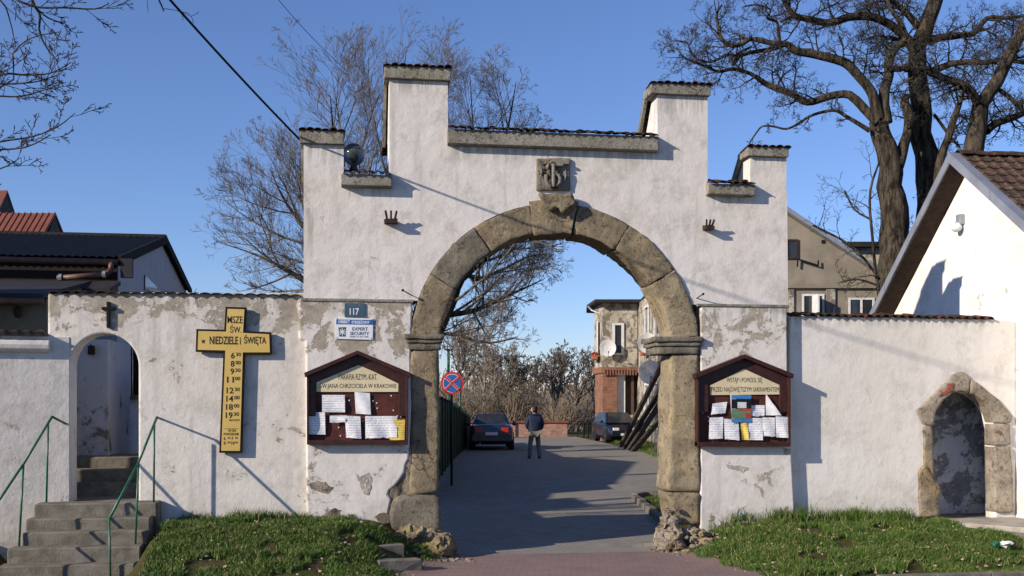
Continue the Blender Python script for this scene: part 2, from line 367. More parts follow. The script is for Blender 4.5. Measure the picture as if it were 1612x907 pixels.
def cyl(bm, a, b, r, seg=10, r2=None):
    a, b = Vector(a), Vector(b); d = b - a
    q = d.to_track_quat('Z', 'Y').to_matrix().to_4x4()
    bmesh.ops.create_cone(bm, cap_ends=True, segments=seg, radius1=r, radius2=r if r2 is None else r2, depth=d.length, matrix=Matrix.Translation((a + b) / 2) @ q)
    return bm
def tube(bm, pts, r, seg=8):
    for a, b in zip(pts[:-1], pts[1:]): cyl(bm, a, b, r, seg)
    for p in pts[1:-1]: sphere(bm, p, r, seg, 6)
    return bm
def roughen(bm, amp=.02, scale=3.0, cuts=3, maxlen=.12, seed=0.0, amp2=0.0):
    bmesh.ops.triangulate(bm, faces=[f for f in bm.faces if len(f.verts) > 4])
    for _ in range(cuts):
        es = [e for e in bm.edges if e.calc_length() > maxlen]
        if not es: break
        bmesh.ops.subdivide_edges(bm, edges=es, cuts=1, use_grid_fill=True)
        bmesh.ops.triangulate(bm, faces=[f for f in bm.faces if len(f.verts) > 4])
    o = Vector((seed, seed * 1.3, -seed))
    for v in bm.verts:
        p = v.co * scale + o
        v.co += Vector(noise.noise_vector(p)) * amp
        if amp2: v.co += Vector(noise.noise_vector(v.co * scale * 4 + o)) * amp2
    return bm
def stone_block(name, pts, y0, y1, m, parent, amp=.02, scale=2.5, maxlen=.13, bev=.03, seed=0.0, amp2=.006, label=None):
    bm = prism_xz(B(), pts, y0, y1)
    bmesh.ops.recalc_face_normals(bm, faces=bm.faces)
    bmesh.ops.bevel(bm, geom=[e for e in bm.edges if e.calc_length() > .05], offset=bev, segments=1, affect='EDGES', clamp_overlap=True)
    roughen(bm, amp, scale, 4, maxlen, seed, amp2)
    o = obj(name, bm, m, parent, smooth=True)
    if label: o['label'] = label
    return o
_fontcache = {}
def text(name, s, x0, x1, z0, z1, Y, m, parent, local=None, font_bold=0.0):
    cu = bpy.data.curves.new('t', 'FONT'); cu.body = s; cu.size = 1; cu.offset = font_bold; cu.resolution_u = 3
    t = bpy.data.objects.new('t', cu); C.objects.link(t)
    dg = bpy.context.evaluated_depsgraph_get()
    me = bpy.data.meshes.new_from_object(t.evaluated_get(dg)); bpy.data.objects.remove(t)
    me.materials.clear()
    co = np.empty(len(me.vertices) * 3); me.vertices.foreach_get('co', co); co = co.reshape(-1, 3)
    mn, mx = co.min(0), co.max(0)
    o2 = np.empty_like(co)
    o2[:, 0] = x0 + (co[:, 0] - mn[0]) / (mx[0] - mn[0]) * (x1 - x0)
    o2[:, 2] = z0 + (co[:, 1] - mn[1]) / (mx[1] - mn[1]) * (z1 - z0)
    o2[:, 1] = Y
    me.vertices.foreach_set('co', o2.ravel()); me.update(); me.name = name
    return link(name, me, m, parent)
def textpx(s, px0, px1, py0, py1, Y, m, parent, bold=0.0, name='lettering'):
    a = at(px0, py1, Y); b = at(px1, py0, Y)
    return text(name, s, a.x, b.x, a.z, b.z, Y, m, parent, font_bold=bold)

# ------------------------------------------------------------------ batched tubes for branches
class Tubes:
    def __init__(s): s.d = {}
    def add(s, pts, rad, sides): s.d.setdefault((len(pts), sides), []).append((pts, rad))
    def build(s, name, m, parent=None):
        if not s.d: return None
        V = []; Fq = []; base = 0
        for (n, k), L in s.d.items():
            P = np.array([a for a, _ in L], float); Q = np.array([b for _, b in L], float); T = len(L)
            D = np.empty_like(P); D[:, 1:-1] = P[:, 2:] - P[:, :-2]; D[:, 0] = P[:, 1] - P[:, 0]; D[:, -1] = P[:, -1] - P[:, -2]
            D /= (np.linalg.norm(D, axis=2, keepdims=True) + 1e-9)
            up = np.where(np.abs(D[:, :1, 2:3]) > .8, np.array([[[1., 0, 0]]]), np.array([[[0, 0, 1.]]])) * np.ones_like(D)
            U = np.cross(D, up); U /= (np.linalg.norm(U, axis=2, keepdims=True) + 1e-9); X = np.cross(D, U)
            an = np.arange(k) * 2 * np.pi / k
            ring = P[:, :, None, :] + Q[:, :, None, None] * (np.cos(an)[None, None, :, None] * U[:, :, None, :] + np.sin(an)[None, None, :, None] * X[:, :, None, :])
            V.append(ring.reshape(-1, 3))
            i = base + np.arange(T)[:, None, None] * n * k + np.arange(n - 1)[None, :, None] * k
            j = np.arange(k)[None, None, :]; j2 = (j + 1) % k
            Fq.append(np.stack([i + j, i + j2, i + k + j2, i + k + j], -1).reshape(-1, 4)); base += T * n * k
        V = np.concatenate(V); Fq = np.concatenate(Fq)
        me = bpy.data.meshes.new(name); me.vertices.add(len(V)); me.vertices.foreach_set('co', V.ravel())
        me.loops.add(Fq.size); me.loops.foreach_set('vertex_index', Fq.ravel().astype(np.int32))
        me.polygons.add(len(Fq)); me.polygons.foreach_set('loop_start', (np.arange(len(Fq)) * 4).astype(np.int32))
        me.update(calc_edges=True)
        me.polygons.foreach_set('use_smooth', np.ones(len(Fq), bool))
        return link(name, me, m, parent)
rnd = random.Random(3)
def rv(): return Vector((rnd.uniform(-1, 1), rnd.uniform(-1, 1), rnd.uniform(-1, 1)))
def grow(tt, tc, p, d, L, r, lev, sp):
    seg = sp['seg'][min(lev, len(sp['seg']) - 1)]; n = max(3, min(14, int(L / seg)))
    pts = [tuple(p)]; rad = [r]; q = Vector(p); d = Vector(d).normalized(); st = L / n; rs = []
    wig = sp['wig'][min(lev, len(sp['wig']) - 1)]; env = sp.get('env')
    for i in range(n):
        d = (d + rv() * wig + Vector((0, 0, sp['trop'][min(lev, len(sp['trop']) - 1)]))).normalized()
        q = q + d * st; rr = max(sp['rmin'], r * (1 - (i + 1) / n * sp['taper']))
        pts.append(tuple(q)); rad.append(rr); rs.append((q.copy(), d.copy(), rr))
        if env and lev > 0 and not env(q): break
    (tt if r > sp['rsplit'] else tc).add(pts, rad, 8 if r > .15 else (5 if r > .04 else 3))
    if lev >= sp['max']: return
    k = sp['kids'][min(lev, len(sp['kids']) - 1)]
    for c in range(k):
        f = (c + rnd.random()) / k
        f = sp['from'][min(lev, len(sp['from']) - 1)] + f * (1 - sp['from'][min(lev, len(sp['from']) - 1)])
        i = min(len(rs) - 1, int(f * n))
        if int(f * n) > len(rs): continue
        q, dd, rr = rs[i]
        side = dd.cross(rv()).normalized(); a = R(rnd.uniform(*sp['ang'][min(lev, len(sp['ang']) - 1)]))
        nd = dd * math.cos(a) + side * math.sin(a)
        ratio = sp['len'][min(lev, len(sp['len']) - 1)] * rnd.uniform(.7, 1.15) * (1 - .45 * f)
        grow(tt, tc, q, nd, L * ratio, max(sp['rmin'], min(rr * .8, r * sp['rr'])), lev + 1, sp)
# ------------------------------------------------------------------ ground
def ss(t): t = max(0.0, min(1.0, t)); return t * t * (3 - 2 * t)
def xeL(y): return -1.35 + .4 * min(y, 0)
def xeR(y): return 1.85 - .2 * min(y, 0)
def H(x, y):
    base = .5 * max(0.0, min(1.0, (y - .5) / 17.5)) - .05 * max(0.0, min(1.0, (y - 30) / 15))
    if y > .9: return base
    yy = min(y, 0.0)
    l = .60 * ss((xeL(yy) - x) / 1.5) * ss((yy + 3.9) / 3.7)
    if x < -5.75: l *= ss((x + 6.1) / .35) if x > -7.95 else .62 * ss((-7.95 - x) / .3)
    r = .42 * ss((x - xeR(yy)) / 1.3) * ss((yy + 3.3) / 3.1)
    return base + (l if x < 0 else r)
def road_in(x, y):
    if y < .3: return xeL(y) - .02 < x < xeR(y) + .05 and True
    return False
xs = np.concatenate([np.linspace(-900, -70, 8), np.linspace(-60, -12, 13), np.linspace(-10.5, 10.5, 150), np.linspace(12, 70, 15), np.linspace(90, 900, 8)])
ys = np.concatenate([np.linspace(-200, -22, 6), np.linspace(-20, -5, 8), np.linspace(-4.5, 2, 60), np.linspace(2.5, 60, 60), np.linspace(70, 200, 6), np.linspace(300, 2500, 6)])
V = []; F = []
for y in ys:
    for x in xs:
        z = H(x, y) - .035
        if y > .9 and y < 60: z -= .03
        V.append((x, y, z))
nx = len(xs)
for j in range(len(ys) - 1):
    for i in range(nx - 1): F.append((j * nx + i, j * nx + i + 1, (j + 1) * nx + i + 1, (j + 1) * nx + i))
me = bpy.data.meshes.new('ground'); me.from_pydata(V, [], F); tag(link('ground', me, M['soil'], smooth=True), kind='structure')
def sheet(name, m, u0, u1, v0, v1, nu, nv, fx, dz=0.0, kind='structure', lab=None):
    V = []; F = []
    for j in range(nv + 1):
        v = v0 + (v1 - v0) * j / nv
        for i in range(nu + 1):
            x, y = fx(u0 + (u1 - u0) * i / nu, v); V.append((x, y, H(x, y) + dz))
    for j in range(nv):
        for i in range(nu): F.append((j * (nu + 1) + i, j * (nu + 1) + i + 1, (j + 1) * (nu + 1) + i + 1, (j + 1) * (nu + 1) + i))
    me = bpy.data.meshes.new(name); me.from_pydata(V, [], F); return tag(link(name, me, m, smooth=True), kind=kind)
# red block paving in front of the arch, up to the shaded line just before the gateway
sheet('pavement', M['pave_red'], 0, 1, -4.2, -.15, 16, 40, lambda u, v: (xeL(v) - .25 + u * (xeR(v) - xeL(v) + .5), v), .004)
sheet('street', simple('street asphalt', (.06, .06, .062), (.045, .045, .047), 3, .9, .005, 60), -60, 60, -16, -4.2, 60, 12, lambda u, v: (u, v), .0)
# grey block road through the arch and on into the yard
def roadx(u, v):
    # left edge and right edge in lateral terms, converted to x at this y
    dep = (v - CAMY) / CA
    if v < 2.2: l, r = (xeL(v) - .25, (xeR(v) + .15) if v < .55 else 3.3)
    else:
        l = CAMX + dep * SA - 4.6; r = CAMX + dep * SA + (5.4 if v > 8.6 else 3.4)
    return (l + u * (r - l), v)
sheet('road', M['pave_grey'], 0, 1, -.15, 2.2, 12, 12, roadx, .004)
sheet('road', M['pave_grey'], 0, 1, 2.2, 8.5, 12, 30, roadx, .0045)
sheet('road', M['pave_grey'], 0, 1, 8.5, 46, 12, 60, lambda u, v: ((lambda l, r: (l + u * (r - l), v))(CAMX + (v - CAMY) / CA * SA - 4.6, CAMX + (v - CAMY) / CA * SA + 5.2 - max(0, (v - 22) * .07))), .005)

# ------------------------------------------------------------------ gateway
gate = thing('arched_gateway', 'tall whitewashed stepped gateway with a rough sandstone arch and tiled crenels', 'gateway', (0, 0, 0))
zb = 3.94
X = lambda px, Y=0.0: at(px, 400, Y).x
Z = lambda px, py, Y=0.0: at(px, py, Y).z
xl, xr = X(691), X(1057); cx = (xl + xr) / 2; ri = (xr - xl) / 2; ro = ri + .46; zs = Z(868, 368) - ri + .02
DEP = .72
xa, x1, x2, x3, x4, x5, x6, x7 = [X(p) for p in (478, 541, 613, 705, 1034, 1114, 1181, 1239)]
zl, zc_, zr_ = Z(577, 282), Z(870, 218), Z(1150, 300)
nA = 40
arc = [(cx + ro * math.cos(t), zs + ro * math.sin(t)) for t in [math.asin(max(-1, (zb - zs) / ro)) + (math.pi - 2 * math.asin((zb - zs) / ro)) * i / nA for i in range(nA + 1)]]
up = [(xa, zb), (xa, zl), (x2, zl), (x2, zc_), (x5, zc_), (x5, zr_), (x7, zr_), (x7 + .02, zb)] + arc
obj('wall', prism_xz(B(), up, 0, DEP), M['plaster_upper'], gate)
# lower piers, a finger proud of the upper wall, ragged where plaster has fallen from the jamb
rg = random.Random(5)
lp = ppx([(470, 534), (470, 478)], -.03); xL0 = lp[0][0]
low_l = [(X(483, -.03), Z(483, 850) - .35), (X(481, -.03), Z(481, 560)), (X(480, -.03), Z(480, 537)), (xL0, Z(470, 534)), (xL0, zb)]
rag = [(650, 474), (647, 560), (648, 640), (645, 700), (644, 722), (639, 732), (637, 744), (630, 755), (622, 765), (613, 772), (611, 779), (616, 786), (613, 800), (611, 812), (604, 822), (600, 840)]
low_l += [(X(p[0], -.03), Z(*p, -.03)) for p in rag] + [(X(600, -.03), -.2)]
low_l[len(low_l) - len(rag) - 1] = (X(650, -.03), zb)
obj('wall', prism_xz(B(), low_l, -.03, .66), M['plaster'], gate, bev=.03)
low_r = [(X(1103, -.03), -.2), (X(1103, -.03), zb), (X(1239, -.03), zb), (X(1240, -.03), Z(1240, 600)), (X(1250, -.03), Z(1250, 790)), (X(1252, -.03), -.2)]
obj('wall', prism_xz(B(), low_r, -.03, .66), M['plaster_rpier'], gate, bev=.022)
# stone rubble core seen behind the broken plaster
core = stone_block('rubble_core', [(X(606), -.1), (X(606), Z(606, 800)), (X(625), Z(625, 720)), (X(652), Z(652, 690)), (X(652), -.1)], .0, .6, M['rubble'], gate, .05, 5, .08, .02, 3, .02)
# thin string course
for (p0, p1) in ((474, 651), (1096, 1241)):
    obj('string_course', box(B(), X(p0), X(p1), -.05, .02, zb - .035, zb + .012), M['coping'], gate, bev=.012)
def soft(o): pass
# stepped towers with raking tiled backs
tile_me = bpy.data.meshes.new('tile')
def half_tile(r0=.078, r1=.064, L=.36, th=.016, seg=6):
    bm = B(); rings = []
    for (y, r) in ((0, r0), (L, r1)):
        o_ = [bm.verts.new((r * math.cos(a), y, r * math.sin(a) * .85)) for a in [math.pi * i / seg for i in range(seg + 1)]]
        i_ = [bm.verts.new(((r - th) * math.cos(a), y, (r - th) * math.sin(a) * .85)) for a in [math.pi * i / seg for i in range(seg + 1)]]
        rings.append((o_, i_))
    (a, b), (c, d) = rings
    for i in range(seg):
        bm.faces.new((a[i], a[i + 1], c[i + 1], c[i])); bm.faces.new((b[i + 1], b[i], d[i], d[i + 1]))
        bm.faces.new((a[i + 1], a[i], b[i], b[i + 1])); bm.faces.new((c[i], c[i + 1], d[i + 1], d[i]))
    for i in (0, seg): bm.faces.new((a[i], c[i], d[i], b[i]))
    bmesh.ops.recalc_face_normals(bm, faces=bm.faces)
    return bm
tb = half_tile(); tb.to_mesh(tile_me); tb.free(); tile_me.materials.append(M['tile'])
tr = random.Random(12)
def tile_row(parent, xa_, xb_, y, z, pitch, spacing=.135, rows=1, L=.33, jz=.008, back=False, bed=True):
    n = max(2, round((xb_ - xa_) / spacing)); sp_ = (xb_ - xa_) / n
    for k in range(rows):
        for i in range(n):
            place(tile_me, 'roof_tile', parent, (xa_ + sp_ * (i + .5) + tr.uniform(-.008, .008), y + k * L * math.cos(pitch), z + k * L * math.sin(pitch) + tr.uniform(-jz, jz) + (rows - k) * .004),
                  (pitch + tr.uniform(-.04, .04), tr.uniform(-.05, .05), tr.uniform(-.05, .05)), (sp_ / .14, 1.0, tr.uniform(.42, .72)))
def tower(px0, px1, zt0, capy0, capy1, cpx0, cpx1, slope, ztop_d=.34):
    xa_, xb_ = X(px0), X(px1); zt = Z((px0 + px1) / 2, capy1)
    zc1 = Z((px0 + px1) / 2, capy0)
    obj('tower', prism_yz(B(), [(0, zt0), (0, zt), (ztop_d, zt), (ztop_d + (zt - zt0) * slope, zt0)], xa_, xb_), M['plaster_upper'], gate)
    ca, cb = X(cpx0, -.07), X(cpx1, -.07)
    capb = prism_yz(B(), [(-.07, zt + .003), (-.07, zc1), (ztop_d + .05, zc1 - .03), (ztop_d + .09, zt + .003)], ca, cb)
    o = obj('coping', capb, M['coping'], gate, bev=.014)
    tile_row(gate, ca - .015, cb + .02, -.11, zc1 - .012, R(-4), .12, 1, .4)
    # tiles down the raking back
    Ls = math.hypot((zt - zt0), (zt - zt0) * slope); rows = max(1, int(Ls / .3)); an = math.atan2(1, slope)
    n = max(2, round((cb - ca) / .15)); sp_ = (cb - ca) / n
    for k in range(rows + 1):
        f = k * .3
        for i in range(n):
            place(tile_me, 'roof_tile', gate, (ca + sp_ * (i + .5), ztop_d + .36 * math.cos(an) * 0 + (f + .33) * math.cos(an) - .0, zt - (f + .33) * math.sin(an) + .05 + .02), (an, 0, math.pi), (sp_ / .14, 1, .8))
    # side bargeboard strip in cement
    for xs_ in (ca, cb - .05):
        obj('coping', prism_yz(B(), [(ztop_d - .02, zt), (ztop_d + .07, zt + .04), (ztop_d + .1 + (zt - zt0) * slope, zt0 + .03), (ztop_d + (zt - zt0) * slope, zt0 - .04)], xs_, xs_ + .05), M['coping'], gate)
tower(478, 541, zl, 207, 228, 472, 542, .55)
tower(613, 705, zc_, 107, 127, 605, 710, .62)
tower(1035, 1114, zc_, 134, 151, 1025, 1119, .75)
tower(1181, 1238, zr_, 233, 248, 1177, 1242, 1.0)
def ledge(p0, p1, ytop, ybot, proud, tile_up, y0r=None):
    a, b = X(p0, -proud), X(p1, -proud); zt, z0 = Z((p0 + p1) / 2, ytop, -proud), Z((p0 + p1) / 2, ybot, -proud)
    obj('coping', prism_yz(B(), [(-proud, z0), (-proud, zt), (.02, zt + .03), (.02, z0 - .02)], a, b), M['coping'], gate, bev=.012)
    tile_row(gate, a + .03, b - .02, -proud - .05, zt - .005, R(14), .125, 1)
    tile_row(gate, a + .03, b - .02, -proud + .22, zt + .075, R(12), .125, 1)
ledge(537, 617, 275, 292, .15, 1)
ledge(705, 1037, 209, 231, .13, 1)
ledge(1115, 1189, 290, 306, .13, 1)
# voussoirs, each its own block with an open joint
cen = (868, 0)
def ang(px, py):
    p = at(px, py, -.02); return math.atan2(p.z - zs, p.x - cx)
joints = [ang(*p) for p in ((1094, 519), (1043, 437), (982, 369), (908, 331), (836, 331), (754, 369), (686, 437), (648, 520))]
joints[0] = max(joints[0], .02); joints[0] = math.asin((Z(1070, 531) - zs) / ro); joints[-1] = math.pi - math.asin((Z(668, 527) - zs) / ro)
def vous(a0, a1, proud, m, name, seed, ro_=None, ri_=None, amp=.022):
    ro2 = ro_ or ro; g = .0025
    n = 7; pts = []
    for i in range(n + 1):
        t = a0 + g + (a1 - a0 - 2 * g) * i / n; pts.append((cx + (ri_ or ri) * math.cos(t), zs + (ri_ or ri) * math.sin(t)))
    for i in range(n, -1, -1):
        t = a0 + g + (a1 - a0 - 2 * g) * i / n; pts.append((cx + (ro2 - .006) * math.cos(t), zs + (ro2 - .006) * math.sin(t)))
    return stone_block(name, pts, -proud, DEP - .05, m, gate, amp, 3.2, .07, .012, seed, .012)
mats = [M['sandstone_light'], M['sandstone'], M['sandstone'], None, M['sandstone'], M['sandstone_grey'], M['sandstone']]
for i in range(7):
    if i == 3: vous(joints[3], joints[4], .055, M['sandstone'], 'keystone', 7.7, ro + .05, ri - .01, .045)
    else: vous(joints[i], joints[i + 1], .035, mats[i], 'voussoir', i * 3.1 + 1)
# carved boss hanging on the keystone, below the relief
bm = prism_xz(B(), [(X(a, -.1), Z(a, b, -.1)) for a, b in ((846, 304), (900, 306), (905, 322), (890, 340), (880, 326), (866, 337), (852, 322))], -.15, -.03); bmesh.ops.recalc_face_normals(bm, faces=bm.faces)
bmesh.ops.bevel(bm, geom=list(bm.edges), offset=.035, segments=1, affect='EDGES', clamp_overlap=True); roughen(bm, .06, 5, 4, .05, 5, .018); obj('carved_boss', bm, M['sandstone'], gate, smooth=True)
# imposts: two stacked mouldings with a fillet
def impost(p0, p1, y0, ym, y1, m, grow_, seed):
    for (a, b, c, d, pr) in ((p0, p1, y0, y0 + (ym - y0) * .55, grow_), (p0 + 3, p1 - 3, y0 + (ym - y0) * .58, ym, grow_ - .03), (p0 + 6, p1 - 6, ym, y1, grow_ - .06)):
        stone_block('impost', [(X(a, -pr), Z((a + b) / 2, d, -pr) + .002), (X(b, -pr), Z((a + b) / 2, d, -pr) + .002), (X(b, -pr), Z((a + b) / 2, c, -pr)), (X(a, -pr), Z((a + b) / 2, c, -pr))], -pr, DEP, m, gate, .012, 5, .1, .008, seed, .004)
impost(637, 700, 526, 540, 551, M['sandstone_grey'], .12, 4)
impost(1031, 1107, 530, 545, 557, M['sandstone_grey'], .12, 9)
# jambs: right inner edge leans in slightly as in the photo
def jamb(pxs, m, seed, y0=-.035, y1=DEP - .06, bev=.035, amp=.03, label=None, name='jamb_stone'):
    return stone_block(name, [(X(a, y0), Z(a, b, y0)) for a, b in pxs], y0, y1, m, gate, amp, 2.6, .10, bev, seed, .008, label)
jamb([(646, 560), (647, 700), (645, 778), (690, 778), (692, 640), (692, 551), (647, 551)], M['sandstone'], 2.5)
jamb([(1057, 557), (1056, 650), (1054, 720), (1051, 773), (1104, 773), (1102, 650), (1102, 557)], M['sandstone_light'], 6.1, amp=.035)
jamb([(1052, 776), (1058, 800), (1064, 826), (1104, 826), (1104, 776)], M['sandstone'], 8.8)
jamb([(617, 790), (612, 812), (618, 838), (696, 838), (694, 790), (690, 781), (628, 781)], M['sandstone_grey'], 3.9, y0=-.16, y1=.7, bev=.05)
# bare hollows where plaster has dropped off the left and right piers
def hollow(pxs, seed, mm='rubble', Y=-.03):
    c = (sum(p[0] for p in pxs) / len(pxs), sum(p[1] for p in pxs) / len(pxs)); q_ = random.Random(seed); out = []
    for a, b in zip(pxs, pxs[1:] + pxs[:1]):
        for k in range(3):
            t = k / 3; out.append((a[0] * (1 - t) + b[0] * t + q_.uniform(-1.5, 1.5), a[1] * (1 - t) + b[1] * t + q_.uniform(-1.5, 1.5)))
    bm = B(); V_ = [bm.verts.new(at(x, y, Y - .004)) for x, y in out]; bm.faces.new(V_)
    bmesh.ops.triangulate(bm, faces=list(bm.faces)); roughen(bm, .0, 3, 4, .05, seed)
    for v in bm.verts:
        v.co.y = Y - .003 - max(0, noise.noise(v.co * 14)) * .014
    obj('bare_hollow', bm, M[mm], gate)
hollow([(485, 762), (497, 758), (512, 760), (524, 768), (516, 778), (500, 774), (489, 770)], 1)
hollow([(506, 815), (513, 806), (528, 800), (538, 804), (534, 814), (520, 818), (510, 820)], 2)
hollow([(558, 742), (566, 752), (580, 744), (586, 756), (580, 780), (572, 776), (566, 762)], 3, 'plaster_patch')
hollow([(590, 815), (602, 806), (614, 812), (612, 824), (598, 824)], 4)
hollow([(1142, 730), (1165, 733), (1180, 738), (1170, 744), (1150, 739)], 5, 'plaster_patch')
hollow([(1205, 745), (1212, 755), (1216, 766), (1208, 762)], 6, 'plaster_patch')
# rubble feet
def rubble(name, spots, m, seed, hull, kind='stuff'):
    bm = B(); q = random.Random(seed)
    for (c, rx, ry, rz) in hull:
        bmesh.ops.create_icosphere(bm, subdivisions=4, radius=1, matrix=Matrix.Translation(c) @ Matrix.Diagonal((rx, ry, rz, 1)))
    for (px, py, Y, r) in spots:
        c = at(px, py, Y); b0 = len(bm.verts)
        bmesh.ops.create_icosphere(bm, subdivisions=2, radius=r, matrix=Matrix.Translation(c) @ Matrix.Rotation(q.uniform(0, 3), 4, rv()) @ Matrix.Diagonal((1, q.uniform(.7, 1.1), q.uniform(.6, .9), 1)))
    for v in bm.verts:
        v.co += Vector(noise.noise_vector(v.co * 7)) * .06 + Vector(noise.noise_vector(v.co * 19)) * .045 + Vector(noise.noise_vector(v.co * 45)) * .015
    return tag(obj(name, bm, m, gate), kind=kind)
q = random.Random(4)
sp1 = [(q.uniform(640, 704), 0, 0, 0) for _ in range(34)]
sp1 = [(a, 838 + (a - 640) / 64 * 24 + q.uniform(-10, 14), q.uniform(-.5, .4), q.uniform(.07, .15)) for (a, _, _, _) in sp1]
sp1 = [(a, b, c, d * .55) for a, b, c, d in sp1]
rubble('rubble_footing', sp1, M['rubble_lichen'], 2, [(at(672, 856, -.12), .40, .34, .24), (at(690, 858, -.1), .27, .5, .22), (at(648, 842, -.1), .3, .25, .15)])
sp2 = []
for _ in range(44):
    t = q.random(); sp2.append((q.uniform(1056 - t * 22, 1064 - t * 2 + (14 if t > .8 else 0)), 796 + t * 62, q.uniform(-.22, .3), .05 + .07 * t))
sp2 = [(a, b, c, d * .6) for a, b, c, d in sp2] + [(q.uniform(1075, 1125), q.uniform(838, 850), q.uniform(-.3, -.05), q.uniform(.04, .07)) for _ in range(16)]
rubble('rubble_footing', sp2, M['rubble'], 6, [(at(1054, 856, -.08), .25, .32, .14), (at(1053, 842, -.06), .19, .28, .2), (at(1055, 828, -.02), .15, .22, .2), (at(1054, 815, .04), .10, .14, .16), (at(1095, 848, -.02), .32, .2, .09)])
# carved relief panel: frame block, S-curve over an upright with a cross bar, two small flowers
slab = jamb([(845, 300), (845, 249), (898, 249), (898, 300)], M['relief'], 12, -.04, .1, .01, .006, name='relief_panel')
rp = Tubes()
def rpt(l, r, Y=-.075): rp.add([tuple(at(a, b, Y)) for a, b in l], [r] * len(l), 8)
rpt([(884, 262), (879, 256), (871, 254), (864, 257), (861, 263), (862, 270), (866, 276), (868, 283), (864, 290)], .028)
rpt([(860, 275), (860, 284), (863, 291), (869, 295), (876, 294), (881, 288), (882, 281), (878, 274)], .032, -.085)
rpt([(871.5, 258), (871.5, 276), (871.5, 294)], .03, -.10)
rpt([(866, 260), (876, 260), (886, 260)], .026, -.09)
rpt([(848, 252), (853, 258), (858, 258), (864, 252)], .02); rpt([(880, 252), (886, 257), (895, 257)], .024)
for (fx, fy) in ((852, 270), (890, 276)):
    for k in range(6):
        a = k * math.pi / 3; rpt([(fx, fy), (fx + 4.2 * math.cos(a), fy + 4.2 * math.sin(a)), (fx + 5 * math.cos(a + .3), fy + 5.5 * math.sin(a + .3))], .013, -.06)
    rpt([(fx, fy - 8), (fx + 1, fy), (fx - 1, fy + 9)], .011)
rp.build('carving', M['relief'], slab)
# iron anchors with three prongs
for (ax, ay, s_) in ((615, 343, 1), (1113, 353, .75)):
    bm = B(); c = at(ax, ay + 5, 0)
    cyl(bm, (c.x - .09 * s_, .0, c.z), (c.x + .09 * s_, -.10, c.z), .03, 6)
    box(bm, c.x - .1 * s_, c.x + .1 * s_, -.16, .01, c.z - .05, c.z)
    for k in (-1, 0, 1): cyl(bm, (c.x + k * .055 * s_, -.10, c.z - .02), (c.x + k * .085 * s_, -.17, c.z + .13 * s_), .017, 6)
    obj('iron_anchor', bm, M['rust'], gate)
for (a, b, c, d) in ((634, 457, 650, 466), (1107, 463, 1096, 470)):
    bm = B(); cyl(bm, at(a, b, -.16), at(c, d, .01), .009, 5); sphere(bm, at(a, b, -.16), .022, 8, 6); obj('iron_hook', bm, M['rust'], gate)

# ------------------------------------------------------------------ boundary walls
YL = .06; YR = .12
lw = thing('boundary_wall', 'flaking white wall with arched opening, between steps and gateway, topped with clay tiles', 'wall', at(300, 800, YL))
door_l, door_r = X(111, YL), X(218, YL); dc = (door_l + door_r) / 2; dr = (door_r - door_l) / 2; dz = Z(165, 525, YL) - dr
pts = [(X(75, YL), -.2), (X(75, YL), Z(75, 462, YL)), (X(200, YL), Z(200, 460, YL)), (X(487, YL), Z(478, 461, YL)), (X(487, YL), -.2), (door_r, -.2)]
pts += [(dc + dr * math.cos(t), dz + dr * math.sin(t)) for t in [math.pi * i / 20 for i in range(21)]] + [(door_l, -.2)]
obj('wall', prism_xz(B(), pts, YL, YL + .42), M['plaster_left'], lw, bev=.03)
n = 22; xa_, xb_ = X(77, YL), X(474, YL)
for i in range(n):
    xx = xa_ + (xb_ - xa_) * (i + .5) / n
    place(tile_me, 'tile', lw, (xx, YL - .05, Z(300, 461.5, YL) - .035 + tr.uniform(-.006, .006)), (R(6) + tr.uniform(-.03, .03), tr.uniform(-.04, .04), tr.uniform(-.05, .05)), ((xb_ - xa_) / n / .145, 1.3, .62))
# low wall swinging forward to the left of the opening
hx = X(110, YL); d8 = R(9)
low = thing('low_wall', 'lower grey white wall with rounded moulding and orange tiles, left of the steps', 'wall', (hx, YL, .4))
def lowp(s, o, z): return Vector((hx - s * math.cos(d8) + o * math.sin(d8) * -1, YL - .012 - s * math.sin(d8) + o * math.cos(d8), z))
ztl = Z(75, 529, -.1)
bm = B(); L_ = 3.2
vs = []
for (s, o) in ((0, 0), (L_, 0), (L_, .4), (0, .04)):
    vs.append(lowp(s, o, 0))
a = [bm.verts.new((v.x, v.y, -.2)) for v in vs]; b = [bm.verts.new((v.x, v.y, ztl)) for v in vs]
bm.faces.new(a); bm.faces.new(b)
for i in range(4): bm.faces.new((a[i], a[(i + 1) % 4], b[(i + 1) % 4], b[i]))
obj('wall', bm, M['plaster_left'], low, bev=.01)
bm = B(); s0 = .27
prof = [(.0, -.20), (-.05, -.19), (-.10, -.15), (-.11, -.09), (-.09, -.03), (0, 0)]
r1 = [bm.verts.new(lowp(s0, o, ztl - .04 + z)) for o, z in prof]; r2 = [bm.verts.new(lowp(L_, o, ztl - .04 + z)) for o, z in prof]
for i in range(len(prof)): bm.faces.new((r1[i], r1[(i + 1) % 6], r2[(i + 1) % 6], r2[i]))
bm.faces.new(r1); bm.faces.new(r2)
obj('moulding', bm, M['plaster_left'], low, bev=.012)
for i in range(16):
    p = lowp(.42 + i * .17, -.12, ztl + .0); place(tile_me, 'tile', low, p, (R(10), 0, d8), (1.15, 1.0, .9))
for i in range(7):
    pass
rw = thing('boundary_wall', 'smooth white wall between gateway and pointed stone doorway, topped with scalloped red tiles', 'wall', at(1350, 800, YR))
XG = 8.13
nl, nr = X(1463, YR), X(1560, YR); 
arch_in = [(1476, 812), (1470, 766), (1466, 700), (1466, 671), (1471, 648), (1482, 630), (1495, 620), (1512, 615), (1532, 621), (1549, 634), (1560, 652), (1565, 676), (1566, 740), (1567, 806)]
